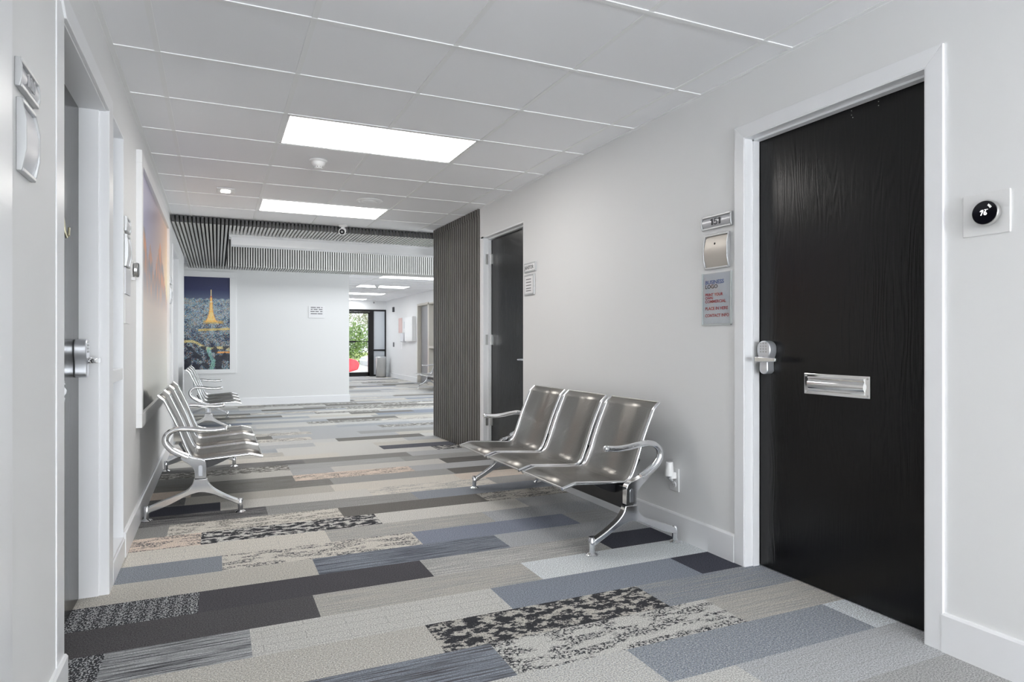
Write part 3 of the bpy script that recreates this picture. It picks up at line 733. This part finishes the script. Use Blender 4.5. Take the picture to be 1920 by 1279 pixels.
def smoke(x, y, label):
    t = thing('smoke_detector', (x, y, H), label, 'smoke detector', 'ceiling smoke detectors')
    MB().lathe([(.062, 0), (.062, .008), (.056, .014), (.050, .018)], (x, y, H), 'z', 32, -1).build('mounting_plate', M_PLASTIC, t, smooth=40)
    MB().lathe([(.050, .018), (.046, .034), (.038, .044), (.030, .048), (.030, .056), (.024, .062), (.001, .063)], (x, y, H), 'z', 32, -1).build('sensor_head', M_PLASTIC, t, smooth=40)
    for k in range(10):
        a = k * 2 * math.pi / 10; u, v = math.cos(a), math.sin(a)
        MB().prism([(x + .0290 * u - .006 * v, y + .0290 * v + .006 * u), (x + .0290 * u + .006 * v, y + .0290 * v - .006 * u), (x + .0305 * u + .006 * v, y + .0305 * v - .006 * u), (x + .0305 * u - .006 * v, y + .0305 * v + .006 * u)], 'z', H - .0545, H - .0505).build('sensor_slot', M_DARKTXT, t)
smoke(.672, 4.89, 'round white smoke detector behind the large panel light')
smoke(3.40, 15.10, 'small smoke detector on the far corridor ceiling')
# ceiling vents
def vent(x, y, r, label):
    t = thing('ceiling_vent', (x, y, H), label, 'vent', 'round ceiling vents')
    MB().lathe([(r, 0), (r, .006), (r * .86, .014), (r * .80, .006)], (x, y, H), 'z', 32, -1).build('outer_ring', M_GRID, t, smooth=30)
    MB().lathe([(r * .62, .004), (r * .60, .016), (r * .50, .022), (r * .3, .024), (.001, .024)], (x, y, H), 'z', 32, -1).build('center_disc', M_GRID, t, smooth=30)
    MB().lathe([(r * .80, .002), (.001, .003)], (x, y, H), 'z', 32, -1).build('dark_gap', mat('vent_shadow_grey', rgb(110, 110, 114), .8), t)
vent(1.30, 6.09, .12, 'round ceiling vent in a smudged tile before the second panel light')
vent(3.39, 16.19, .17, 'round ceiling vent in the far corridor')
# emergency light
t = thing('emergency_light', (.07, 6.19, H), 'small rectangular white ceiling lamp glowing at its middle, left of the panel lights', 'ceiling lamp')
box(.0, .140, 6.10, 6.28, H - .010, H + .002).build('housing', M_PLASTIC, t, bevel=.003)
box(.035, .105, 6.14, 6.24, H - .014, H - .009).build('lamp_lens', emit('small_lamp', (1, .97, .93, 1), 8), t, bevel=.002)
# security cameras
def cctv(x, y, z, aim, label, sc=1.):
    t = thing('security_camera', (x, y, z), label, 'security camera', 'ceiling security cameras')
    MB().lathe([(.052 * sc, 0), (.052 * sc, .010 * sc), (.040 * sc, .018 * sc), (.022 * sc, .024 * sc)], (x, y, z), 'z', 26, -1).build('camera_base', M_PLASTIC, t, smooth=40)
    a = Vector(aim).normalized(); c = Vector((x, y, z - .065 * sc)); p = [c - a * .045 * sc, c - a * .035 * sc, c + a * .045 * sc, c + a * .05 * sc]
    MB().tube(p, [.020 * sc, .034 * sc, .040 * sc, .036 * sc], 24, side=(0, 0, 1)).tube([(x, y, z - .02 * sc), tuple(c)], .02 * sc, 16).build('camera_body', M_PLASTIC, t, smooth=45)
    MB().tube([c + a * .0495 * sc, c + a * .0515 * sc], [.031 * sc, .029 * sc], 24, side=(0, 0, 1)).build('camera_face', M_BLKPL, t, smooth=30)
    MB().tube([c + a * .051 * sc, c + a * .054 * sc], [.012 * sc, .010 * sc], 16, side=(0, 0, 1)).build('camera_lens', M_SILVER, t, smooth=30)
cctv(1.298, 7.50, H, (-.30, -.85, -.35), 'white security camera hanging before the slatted ceiling')
cctv(4.55, 20.6, H, (-.5, -.7, -.35), 'small security camera above the exit door', .9)

# ------------------------------------------------------------------ wall signs and devices
def curved_sign(side, y0, y1, z0, z1, bulge, label, cat, name, txt=None, group=None, hole=False, tsize=.045, face=M_CARD, tm=None):
    s, x = (-1, XR) if side == 'R' else (1, XL)
    t = thing(name, (x, (y0 + y1) / 2, z0), label, cat, group)
    # side cheeks, one at each end, and the bulging face between
    def prof(d, zin): 
        pts = [(x + s * .003, z0 + zin)]
        for k in range(9):
            a = k / 8; pts.append((x + s * (d * math.sin(math.pi * a) + .006), z0 + zin + (z1 - z0 - 2 * zin) * a))
        pts.append((x + s * .003, z1 - zin)); return pts
    for a, b_ in ((y0, y0 + .006), (y1 - .006, y1)):
        MB().prism([(x, z0), (x + s * .012, z0), (x + s * (bulge + .008), (z0 * .7 + z1 * .3)), (x + s * (bulge + .008), (z0 * .3 + z1 * .7)), (x + s * .012, z1), (x, z1)], 'y', a, b_).build('end_cap', M_SILVER, t, bevel=.002, smooth=40)
    for za, zb in ((z0, z0 + .010), (z1 - .010, z1)): box(x, x + s * .014, y0 + .008, y1 - .008, za, zb).build('edge_strip', M_SILVER, t, bevel=.002)
    MB().prism(prof(bulge, .010), 'y', y0 + .008, y1 - .008).build('face_plate', face, t, smooth=50)
    if txt and '1' in txt:
        xx = x + s * (bulge + .0062); yc = (y0 + y1) / 2; zc = (z0 + z1) / 2; hh = tsize * .74; dw = tsize * .62; m_ = tm or M_DARKTXT
        b = MB(); n = len(txt)
        for i, ch in enumerate(txt):
            cy = (i - (n - 1) / 2) * dw
            if ch == '1': polys = [[(-.002, -.5), (.009, -.5), (.009, .5), (.001, .5), (-.002, .46)], [(-.002, .46), (-.011, .34), (-.011, .24), (-.002, .31)]]
            elif ch == '5': polys = [[(-.009, .5), (.010, .5), (.010, .38), (-.0055, .38)], [(-.009, .5), (-.0045, .40), (-.006, .12), (-.0105, .02)], [(-.0105, .02), (-.0035, .10), (.004, .16), (.0115, .06), (.013, -.17), (.0085, -.18), (.0065, .02), (.0, .05), (-.006, -.04)],
                                     [(.013, -.17), (.0115, -.38), (.004, -.51), (-.005, -.50), (-.0115, -.38), (-.0125, -.22), (-.0075, -.22), (-.0055, -.35), (-.001, -.40), (.005, -.37), (.0085, -.18)]]
            else:
                o_ = [(.0115 * math.cos(R(a)), .5 * math.sin(R(a))) for a in range(0, 360, 20)]; i_ = [(.0062 * math.cos(R(a)), .36 * math.sin(R(a))) for a in range(0, 360, 20)]
                polys = [[o_[k], o_[(k + 1) % 18], i_[(k + 1) % 18], i_[k]] for k in range(18)]
            for pg in polys: b.prism([(yc + s * (cy + p), zc + q * hh) for p, q in pg], 'x', xx, xx + s * .0016)
        b.build('lettering', m_, t)
    elif txt:
        xx = x + s * (bulge + .0065); yc = (y0 + y1) / 2; zc = (z0 + z1) / 2
        text('lettering', txt, tsize, (xx, yc, zc - tsize * .35), side, tm or M_DARKTXT, t, .0012, 'CENTER', 1., .0008)
    if hole:
        MB().lathe([(.006, 0), (.006, .002), (.0045, .003)], (x + s * (bulge * .62 + .0065), (y0 + y1) / 2 - s * .005, z1 - .052), 'x', 14, s).build('peg', M_BLKPL, t, smooth=30)
    return t
M_SIGNF = mat('sign_face_silver', rgb(205, 206, 210), .35, .25)
G1 = 'curved silver room signs'; G2 = 'curved card holders'
curved_sign('R', 2.535, 2.757, 1.700, 1.772, .010, 'curved silver sign reading 151 on the right wall', 'room sign', 'room_sign', '151', G1, face=M_SIGNF)
curved_sign('R', 2.555, 2.735, 1.490, 1.672, .016, 'curved taupe card holder under the 151 sign', 'card holder', 'card_holder', None, G2, True)
curved_sign('L', 1.905, 2.085, 1.722, 1.792, .008, 'curved silver number sign at the left edge, above a card holder', 'room sign', 'room_sign', '100', G1, face=M_SIGNF, tm=mat('embossed_grey', rgb(165, 165, 170), .4))
curved_sign('L', 1.918, 2.055, 1.522, 1.700, .014, 'curved card holder at the left edge under the number sign', 'card holder', 'card_holder', None, G2, face=M_SIGNF)
curved_sign('L', 3.93, 4.09, 1.690, 1.768, .008, 'small curved sign between the sidelight and the mountain picture', 'room sign', 'room_sign', None, G1, face=M_SIGNF)
curved_sign('L', 3.93, 4.08, 1.505, 1.675, .012, 'curved card holder left of the mountain picture', 'card holder', 'card_holder', None, G2, face=M_SIGNF)
curved_sign('L', 7.40, 7.62, 1.700, 1.775, .012, 'small curved sign past the mountain picture', 'room sign', 'room_sign', None, G1, face=M_SIGNF)
curved_sign('L', 7.40, 7.60, 1.500, 1.670, .018, 'curved card holder past the mountain picture', 'card holder', 'card_holder', None, G2, face=M_SIGNF)

# acrylic poster under 151
t = thing('notice_poster', (XR, 2.65, 1.2), 'clear poster holder reading BUSINESS LOGO beside the black door', 'poster')
box(XR - .003, XR, 2.552, 2.752, 1.205, 1.465).build('paper', mat('pale_poster_paper', rgb(222, 226, 232), .5), t)
MB().box(XR - .0065, XR - .005, 2.545, 2.760, 1.198, 1.470).build('acrylic_cover', M_ACRYL, t)
b = MB().box(XR - .008, XR, 2.756, 2.761, 1.196, 1.472).box(XR - .008, XR, 2.543, 2.548, 1.196, 1.472).box(XR - .008, XR, 2.543, 2.761, 1.196, 1.200)
b.build('holder_edge', mat('acrylic_edge', rgb(200, 206, 206), .3), t)
def pl(s, z, size, m, sx=1.): text('lettering', s, size, (XR - .0036, 2.738, z), 'R', m, t, .0003, 'LEFT', sx, .0006)
pl('BUSINESS', 1.413, .028, M_BLUETXT, 1.20); pl('LOGO', 1.390, .028, M_DARKTXT, 1.18)
pl('PRINT YOUR', 1.350, .0205, M_REDTXT, 1.12); pl('OWN', 1.332, .0205, M_REDTXT, 1.1); pl('COMMERCIAL', 1.314, .0205, M_REDTXT, 1.2)
pl('PLACE IN HERE', 1.277, .0215, M_REDTXT, 1.16); pl('CONTACT INFO', 1.240, .0215, M_REDTXT, 1.10)

# janitor signs
t = thing('room_sign', (XR, 4.865, 1.69), 'small framed sign reading JANITOR beside the janitor door', 'room sign')
box(XR - .010, XR, 4.754, 4.977, 1.690, 1.768).build('sign_frame', M_SILVER, t, bevel=.003)
box(XR - .012, XR - .009, 4.768, 4.963, 1.702, 1.756).build('face_plate', M_PAPER, t)
text('lettering', 'JANITOR', .042, (XR - .0125, 4.957, 1.714), 'R', M_GREYTXT, t, .0006, 'LEFT', 1.0, .0008)
t = thing('notice_holder', (XR, 4.875, 1.5), 'grey framed notice under the JANITOR sign', 'notice')
MB().box(XR - .012, XR, 4.782, 4.970, 1.498, 1.672).build('sign_frame', M_SILVER, t, bevel=.004)
box(XR - .014, XR - .011, 4.800, 4.953, 1.512, 1.655).build('paper', M_PAPER, t)
b = MB()
for z in (1.63, 1.605, 1.58, 1.555, 1.535): b.box(XR - .0146, XR - .0138, 4.83, 4.925, z - .004, z + .003)
b.build('print_lines', M_GREYTXT, t)

# note on the back wall
t = thing('wall_notice', (1.65, YE, 1.54), 'small white notice with grey print on the wall right of the night city picture', 'notice')
box(1.512, 1.790, YE - .012, YE, 1.545, 1.762).build('plate', M_PAPER, t, bevel=.002)
b = MB()
for z, segs in ((1.735, ((1.55, 1.64), (1.655, 1.715), (1.735, 1.755))), (1.700, ((1.55, 1.585), (1.60, 1.67), (1.69, 1.755))), (1.662, ((1.545, 1.62), (1.63, 1.69), (1.715, 1.755))), (1.622, ((1.55, 1.66), (1.67, 1.755)))):
    for a, c in segs: b.box(a, c, YE - .0128, YE - .0118, z - .008, z + .008)
b.build('print_lines', M_GREYTXT, t)

# thermostats
def thermostat(side, yc, zc, label, lit):
    s, x = (-1, XR) if side == 'R' else (1, XL)
    t = thing('thermostat', (x, yc, zc), label, 'thermostat', 'round wall thermostats')
    if lit: box(x, x + s * .007, yc - .0655, yc + .0855, zc - .072, zc + .072).build('wall_plate', M_PLASTIC, t, bevel=.006, seg=3)
    else: MB().lathe([(.05, 0), (.05, .006)], (x, yc, zc), 'x', 30, s).build('wall_plate', M_PLASTIC, t)
    x2 = x + s * .007
    MB().lathe([(.036, 0), (.0425, .006), (.0425, .020), (.040, .024), (.001, .0242)], (x2, yc, zc), 'x', 40, s).build('metal_ring', M_SATIN, t, smooth=35)
    MB().lathe([(.0395, .0235), (.0385, .0262), (.001, .0268)], (x2, yc, zc), 'x', 40, s).build('dial_face', mat('glossy_black_glass', (.004, .004, .008, 1), .08), t, smooth=35)
    if lit:
        xx = x2 + s * .0272
        text('lettering', '76', .021, (xx, yc + .013, zc - .0085), 'R', M_WHITETXT, t, .0003, 'LEFT', 1.05, .0004)
        b = MB()
        for k in range(4):
            a = R(28 + k * 9); y_, z_ = math.cos(a), math.sin(a); b.tube([(xx, yc - .022 * y_ * .9, zc + .022 * z_ + .003), (xx, yc - .029 * y_ * .9, zc + .029 * z_ + .003)], .0006, 6, side=(1, 0, 0))
        b.box(xx - .0003, xx + .0003, yc - .012, yc - .001, zc + .0085, zc + .0098).box(xx - .0003, xx + .0003, yc + .002, yc + .010, zc + .0080, zc + .0092)
        b.build('display_marks', M_WHITETXT, t)
    else:
        box(x, x + s * .02, yc - .05, yc - .02, zc - .062, zc - .045).build('cable_clip', M_PLASTIC, t, bevel=.002)
    return t
thermostat('R', 1.335, 1.542, 'round thermostat reading 76 on a white plate at the right', True)
thermostat('L', 4.285, 1.520, 'round steel thermostat on the left wall beside the mountain picture', False)

# paper notices on the left wall
t = thing('paper_notice', (XL, 4.05, 1.21), 'white paper notice on the left wall under a clear holder', 'notice')
box(XL, XL + .004, 3.94, 4.155, 1.207, 1.358).build('paper', M_PAPER, t)
MB().box(XL, XL + .006, 3.94, 4.155, 1.362, 1.500).build('holder_back', M_SIGNF, t)
t = thing('paper_notice', (XL, 7.5, 1.2), 'narrow framed notice past the mountain picture on the left wall', 'notice')
box(XL, XL + .006, 7.41, 7.60, 1.20, 1.455).build('paper', M_SIGNF, t)

# outlet and plug-in
t = thing('wall_outlet', (XR, 2.99, .26), 'white wall outlet plate low on the right wall beside the bench', 'outlet')
box(XR - .006, XR, 2.955, 3.032, .260, .392).build('cover_plate', M_PLASTIC, t, bevel=.003)
for z in (.298, .352):
    MB().lathe([(.0165, 0), (.0165, .0025), (.015, .003)], (XR - .006, 2.993, z), 'x', 24, -1).build('socket', M_PLASTIC, t, smooth=30)
    for ya in (2.986, 2.998): box(XR - .0095, XR - .0088, ya, ya + .002, z - .004, z + .005).build('socket_slot', M_DARKTXT, t)
t = thing('plug_in_freshener', (XR, 3.0, .34), 'white plug-in air freshener in the outlet beside the bench', 'air freshener')
b = MB().box(XR - .048, XR - .010, 2.965, 3.020, .335, .372)
b.build('plug_body', M_PLASTIC, t, bevel=.006, seg=3)
b = MB().lathe([(.027, 0), (.026, .02), (.022, .06), (.021, .075), (.018, .078)], (XR - .042, 2.992, .352), 'z', 24)
b.build('diffuser_cap', M_PLASTIC, t, smooth=40)
MB().tube([(XR - .05, 2.985, .345), (XR - .03, 2.983, .322)], [.010, .008], 12, side=(0, 1, 0)).build('prong_cover', M_SILVER, t, smooth=40)

# ------------------------------------------------------------------ pictures (colours computed for every point of the print)
def print_mat(name, rough):
    m = mat(name, (.5, .5, .5, 1), rough); bsdf(m).inputs['Specular IOR Level'].default_value = .22; at = nd(m, 'ShaderNodeAttribute', attribute_name='print'); ln(m, at.outputs['Color'], bsdf(m).inputs['Base Color'])
    return m
def print_mesh(name, nu, nv, P0, U, V, fn, m, parent):
    """grid of nu x nv cells; fn(u,v)->sRGB tuple"""
    P0, U, V = Vector(P0) - worldloc(parent), Vector(U), Vector(V); vs = []; fs = []; cs = []
    for j in range(nv + 1):
        for i in range(nu + 1):
            vs.append(tuple(P0 + U * (i / nu) + V * (j / nv))); cs.append(fn(i / nu, j / nv))
    for j in range(nv):
        for i in range(nu): a = j * (nu + 1) + i; fs.append((a, a + 1, a + nu + 2, a + nu + 1))
    me = bpy.data.meshes.new(name); me.from_pydata(vs, [], fs)
    A = me.color_attributes.new('print', 'FLOAT_COLOR', 'POINT')
    for i, c in enumerate(cs): A.data[i].color = tuple(lin(max(0, min(255, q))) for q in c) + (1,)
    me.materials.append(m); o = bpy.data.objects.new(name, me); COL.objects.link(o); o.parent = parent; return o
def mixc(a, b, t): t = max(0, min(1, t)); return tuple(x * (1 - t) + y * t for x, y in zip(a, b))
rc = random.Random(11)
from mathutils import noise as mn
def city(u, v):
    # u 0..1 across the visible width, v 0 bottom .. 1 top
    if v > .765 + .006 * math.sin(u * 40):
        c = mixc((92, 104, 130), (42, 50, 92), (v - .765) / .10); c = mixc(c, (38, 44, 84), (v - .87) / .13)
        r_ = rc.random() * 4; c = tuple(q + r_ for q in c)
    else:
        dens = .82 if v > .55 else (.66 if v > .38 else .40)
        n = mn.noise(Vector((u * 9, v * 18, 1.3))) ; n2 = mn.noise(Vector((u * 30, v * 60, 7.7)))
        dens += n * .62 + n2 * .25
        dark = mixc((22, 28, 48), (66, 82, 108), v / .7)
        c = dark
        q = rc.random()
        if q < dens:
            k = rc.random()
            c = mixc(dark, (215, 235, 240) if k < .42 else (120, 190, 195) if k < .62 else (130, 165, 215) if k < .78 else (240, 205, 130) if k < .93 else (225, 130, 80), .45 + .55 * rc.random())
        # bright avenues
        d1 = abs(v - (.300 - .10 * u + .02 * math.sin(u * 9)))
        if d1 < .014 and rc.random() < .8: c = mixc(c, (245, 225, 150), .85)
        d2 = abs(u - (.58 + .05 * math.sin(v * 22)))
        if v < .24 and d2 < .045 and rc.random() < .8: c = mixc(c, (170, 200, 215) if rc.random() < .6 else (110, 220, 150), .8)
        if abs(v - .185) < .008 and u > .68: c = (235, 165, 90)
        if abs(v - (.42 + .02 * u)) < .012 and .3 < u: c = mixc(c, (245, 210, 120), .7)
        if v < .25 and mn.noise(Vector((u * 6, v * 12, 4.))) > .08 and not (d2 < .06): c = mixc(c, (20, 24, 38), .75)
    # lit lattice tower
    tu = .585; h = (v - .515) / (.865 - .515)
    if 0 < h < 1:
        hw = .012 + .018 * (1 - h) + .10 * (1 - h) ** 5
        if h > .78: hw = .007
        a = abs(u - tu)
        if a < hw:
            c = mixc((255, 190, 80), (255, 240, 190), rc.random() * .9 if h < .75 else .8)
            if h < .3 and a < hw * .35: c = mixc(c, (250, 225, 150), .6)
        elif a < hw + .012 and h < .75: c = mixc(c, (250, 150, 60), .7)
        if .60 < h < .645 and a < .028: c = (255, 235, 190)
        if .76 < h < .79 and a < .02: c = (230, 110, 70)
    if .497 < v < .53 and abs(u - tu - .05) < .22: c = mixc(c, (250, 190, 80), .75 * rc.random() + .1)
    return c
PX0, PX1, PZ0, PZ1 = -.76, .205, .640, 2.215
t = thing('framed_picture', (-.28, YE, .57), 'white framed night city picture with a lit orange tower', 'picture', 'large wall pictures')
def rectframe(x0, x1, z0, z1, ix0, ix1, iz0, iz1, ya, yb):
    b = MB(); b.box(x0, x1, ya, yb, z0, iz0).box(x0, x1, ya, yb, iz1, z1).box(x0, ix0, ya, yb, iz0, iz1).box(ix1, x1, ya, yb, iz0, iz1); return b
rectframe(-.86, .305, .572, 2.312, PX0, PX1, PZ0, PZ1, YE - .022, YE).build('picture_frame', M_FRAME, t, bevel=.002)
print_mesh('print', 150, 225, (PX0, YE - .008, PZ0), (PX1 - PX0, 0, 0), (0, 0, PZ1 - PZ0), lambda u, v: city((u - .27) / .73, v), print_mat('night_city_print', .35), t)

def mount(u, v):
    # u 0 (near) .. 1 (far), v 0 bottom .. 1 top
    sky = mixc((150, 146, 176), (216, 170, 132), (u * 1.25 + (1 - v) * .7) - .35)
    sky = mixc(sky, (222, 205, 150), max(0, (u - .70) * 2.6) * max(0, 1 - abs(v - .62) * 3.2))
    ridge = 0
    for pu, ph, pw in ((.66, .835, .22), (.50, .70, .20), (.30, .76, .15), (.12, .79, .16), (.02, .82, .12), (.85, .66, .16)):
        ridge = max(ridge, ph - abs(u - pu) / pw * .20 + mn.noise(Vector((u * 26, pu * 9, 0))) * .03)
    fog = mixc((196, 170, 155), (192, 190, 180), (0.55 - v) / .35)
    fog = mixc(fog, (176, 178, 168), (.2 - v) / .2)
    if v < ridge and v > .46:
        n = mn.noise(Vector((u * 34, v * 12, 2)))
        rock = mixc((128, 128, 142), (226, 140, 84), .5 + n * 1.3 + (u - .5) * .3 + (v - .68) * 2.2)
        c = mixc(fog, rock, (v - .46) / .16)
    elif v >= .46: c = mixc(fog, sky, (v - .46) / .12)
    else: c = fog
    if v < .125 - u * .30 + mn.noise(Vector((u * 9, v * 6, 5))) * .02: c = mixc(c, (28, 30, 26), min(1, (.125 - u * .30 - v) * 22 + .4))
    g = (c[0] + c[1] + c[2]) / 3; return tuple(min(250, q * 1.12 + 16) if g > 60 else q for q in mixc(c, (g, g, g), .22))
t = thing('framed_picture', (XL, 5.7, .58), 'white framed mountain sunrise picture on the left wall', 'picture', 'large wall pictures')
FY0, FY1, FZ0, FZ1 = 4.475, 7.02, .592, 2.262
b = MB(); iy0, iy1, iz0, iz1 = 4.545, 6.95, .672, 2.182; xa, xb = XL, XL + .032
b.box(xa, xb, FY0, FY1, FZ0, iz0).box(xa, xb, FY0, FY1, iz1, FZ1).box(xa, xb, FY0, iy0, iz0, iz1).box(xa, xb, iy1, FY1, iz0, iz1)
b.build('picture_frame', M_FRAME, t, bevel=.002)
print_mesh('print', 90, 130, (XL + .012, iy0, iz0), (0, iy1 - iy0, 0), (0, 0, iz1 - iz0), mount, print_mat('mountain_print', .3), t)

# ------------------------------------------------------------------ far corridor things
t = thing('trash_bin', (4.72, 20.42, 0), 'tall stainless steel trash bin beside the exit door', 'trash bin')
MB().lathe([(.155, .02), (.16, .03), (.16, .60), (.155, .605)], (4.72, 20.42, 0), 'z', 36).build('bin_body', M_SATIN, t, smooth=40)
MB().lathe([(.164, .60), (.166, .625), (.150, .645), (.10, .650), (.001, .651)], (4.72, 20.42, 0), 'z', 36).build('lid', M_SILVER, t, smooth=40)
MB().lathe([(.158, 0), (.158, .02)], (4.72, 20.42, 0), 'z', 36).build('bin_base', M_BLKPL, t)
t = thing('fire_strobe', (5.0, 19.9, 2.1), 'small dark wall alarm high on the far corridor wall', 'alarm')
box(4.965, 5.0, 19.82, 19.98, 2.04, 2.19).build('housing', M_DARKTXT, t, bevel=.006)
t = thing('wall_switch', (5.0, 19.9, 1.0), 'small dark switch on the far corridor wall', 'switch')
box(4.975, 5.0, 19.84, 19.93, .96, 1.10).build('switch_body', M_GREYTXT, t, bevel=.004)
t = thing('wall_poster', (5.0, 19.1, 1.37), 'pinkish poster on the far corridor wall', 'poster')
box(4.985, 5.0, 18.9, 19.28, 1.38, 1.82).build('paper', M_PINK, t)
t = thing('wall_poster', (5.0, 18.1, 1.4), 'narrow white poster between the pink poster and the white cabinet', 'poster')
box(4.985, 5.0, 18.35, 18.70, 1.40, 1.81).build('paper', M_PAPER, t); box(4.983, 4.986, 18.40, 18.65, 1.5, 1.7).build('print_lines', M_SIGNF, t)
t = thing('wall_cabinet', (5.0, 17.85, 1.13), 'shallow white cabinet on the far corridor wall', 'cabinet')
box(4.90, 5.0, 17.45, 18.25, 1.13, 1.82).build('cabinet_body', M_PLASTIC, t, bevel=.006); box(4.895, 4.90, 17.47, 18.23, 1.15, 1.80).build('cabinet_door', M_PLASTIC, t, bevel=.002)
t = thing('soap_dispenser', (5.0, 18.6, 1.1), 'grey rounded dispenser under the white poster in the far corridor', 'dispenser')
MB().prism([(18.43, 1.11), (18.77, 1.11), (18.77, 1.30), (18.72, 1.355), (18.60, 1.375), (18.48, 1.355), (18.43, 1.30)], 'x', 4.90, 5.0).build('housing', M_SIGNF, t, bevel=.02, smooth=40)
t = thing('paper_notice', (5.0, 19.0, .9), 'small paper notice under the pinkish poster in the far corridor', 'notice')
box(4.993, 5.0, 18.95, 19.12, .90, 1.08).build('paper', M_PAPER, t)

# ------------------------------------------------------------------ outdoors beyond the exit door
GZ = -.35
def ground():
    m = mat('paving', (.42, .41, .39, 1), .8); v = coords(m); ln(m, ramp(m, noise(m, v, 3, 4), [(.3, (.36, .35, .33, 1)), (.7, (.46, .45, .43, 1))]), bsdf(m).inputs['Base Color'])
    struct(box(-20, 40, 21.02, 43, GZ - .1, GZ).build('pavement_outdoor', m))
    g = mat('lawn', rgb(130, 150, 70), .9); v = coords(g); ln(g, ramp(g, noise(g, v, 14, 4), [(.3, rgb(110, 135, 60)), (.7, rgb(165, 170, 95))]), bsdf(g).inputs['Base Color'])
    struct(box(-20, 40, 43, 90, GZ - .1, GZ + .02).build('ground_lawn', g))
    struct(box(3.2, 5.2, 21.02, 22.2, -.10, -.01).build('ground_step', m))
    struct(box(3.2, 5.2, 21.02, 22.2, GZ, -.10).build('ground_step_base', m))
ground()
def leaf_mat(name, a, c):
    m = mat(name, a, .6); oi = nd(m, 'ShaderNodeTexCoord'); n = noise(m, oi.outputs['Object'], 5, 3)
    ln(m, ramp(m, n, [(.3, a), (.7, c)]), bsdf(m).inputs['Base Color']); return m
LM = [leaf_mat('leaves_green', rgb(70, 105, 45), rgb(135, 165, 80)), leaf_mat('leaves_pale', rgb(130, 140, 100), rgb(190, 190, 170)), leaf_mat('leaves_dark', rgb(40, 66, 34), rgb(95, 125, 60))]
M_BARK = mat('bark', rgb(105, 90, 78), .9)
def bush(name, x, y, rx, h, z0, n, m, label, cat, seed, trunk=0):
    rb = random.Random(seed); t = thing(name, (x, y, GZ), label, cat)
    b = MB()
    for i in range(n):
        a = rb.random() * 6.283; e = math.acos(2 * rb.random() - 1); r = .55 + .45 * rb.random()
        lump = 1 + .25 * math.sin(3 * a + seed) * math.sin(e * 2)
        p = Vector((x + rx * r * lump * math.sin(e) * math.cos(a), y + rx * .7 * r * math.sin(e) * math.sin(a), z0 + h / 2 + h / 2 * r * lump * math.cos(e)))
        u = Vector((rb.uniform(-1, 1), rb.uniform(-1, 1), rb.uniform(-1, 1))).normalized(); w_ = u.cross(Vector((rb.uniform(-1, 1), rb.uniform(-1, 1), .3))).normalized()
        s = rb.uniform(.07, .15); p2 = p + u * s * 1.6
        b.add([p, p + u * s * .7 + w_ * s * .4, p2, p + u * s * .7 - w_ * s * .4], [(0, 1, 2, 3)])
    b.build('foliage', m, t)
    tb = MB().tube([(x, y, GZ), (x + .05, y, z0 + h * .35), (x - .1, y, z0 + h * .7)], [.09, .07, .03], 8)
    for q in (-1, 1): tb.tube([(x, y, z0 + h * .1), (x + q * rx * .35, y, z0 + h * .5)], [.05, .02], 6)
    tb.build('trunk', M_BARK, t)
bush('garden_shrub', 7.6, 45, 2.2, 3.0, GZ, 5200, LM[0], 'bright green shrub seen through the exit door', 'shrub', 3)
bush('garden_shrub', 11.9, 46, 2.0, 2.6, GZ, 4500, LM[2], 'dark green shrub at the right of the exit door glass', 'shrub', 5)
bush('garden_tree', 12.4, 56, 3.6, 6.2, 1.0, 7500, LM[1], 'pale silvery tree behind the shrubs outside', 'tree', 8)
bush('garden_tree', 5.4, 51, 2.6, 5.6, 1.0, 5500, LM[0], 'green tree at the left of the exit door glass', 'tree', 9)
def car(name, x, y, rz, m, label):
    t = thing(name, (0, 0, 0), label, 'car')
    side = smoothpath([(-2.2, .35), (-2.25, .62), (-2.0, .78), (-1.3, .88), (-.75, 1.20), (.3, 1.32), (1.2, 1.15), (1.75, .92), (2.15, .85), (2.25, .55), (2.2, .30)], 4)
    body = [(p.x, p.y) for p in side] + [(1.75, .22), (-1.75, .22)]
    MB().prism(body, 'y', -.85, .85).build('car_body', m, t, bevel=.08, seg=3, smooth=50, world=False)
    MB().prism([(-1.15, .93), (-.68, 1.17), (.3, 1.27), (1.1, 1.12), (1.45, .95)], 'y', -.86, .86).build('car_windows', M_BLKPL, t, bevel=.01, world=False)
    for wx in (-1.4, 1.35):
        for sy in (-1, 1):
            wh = MB().lathe([(.20, 0), (.31, .01), (.34, .04), (.34, .18), (.30, .21)], (wx, sy * .70, .34), 'y', 28, sy).build('wheel', M_BLKPL, t, smooth=40, world=False)
            MB().lathe([(.001, 0), (.20, .0), (.21, .008)], (wx, sy * .905, .34), 'y', 20, sy).build('hub_cap', M_SILVER, wh, world=False)
    for sy in (-1, 1): MB().box(-2.22, -2.05, sy * .55 - .18, sy * .55 + .18, .60, .72).build('headlight', M_SILVER, t, bevel=.03, world=False)
    t.location = (x, y, GZ); t.rotation_euler = (0, 0, rz); return t
M_RED = mat('red_car_paint', rgb(215, 25, 45), .15, 0, Coat_Weight=1.)
M_DKCAR = mat('silver_car_paint', rgb(190, 195, 200), .2, .4)
car('parked_car', 2.98, 27.2, R(178), M_RED, 'red car parked outside the exit door')
car('parked_car', 8.55, 31.0, R(0), M_DKCAR, 'silver car with a dark wheel, right of the red car outside')
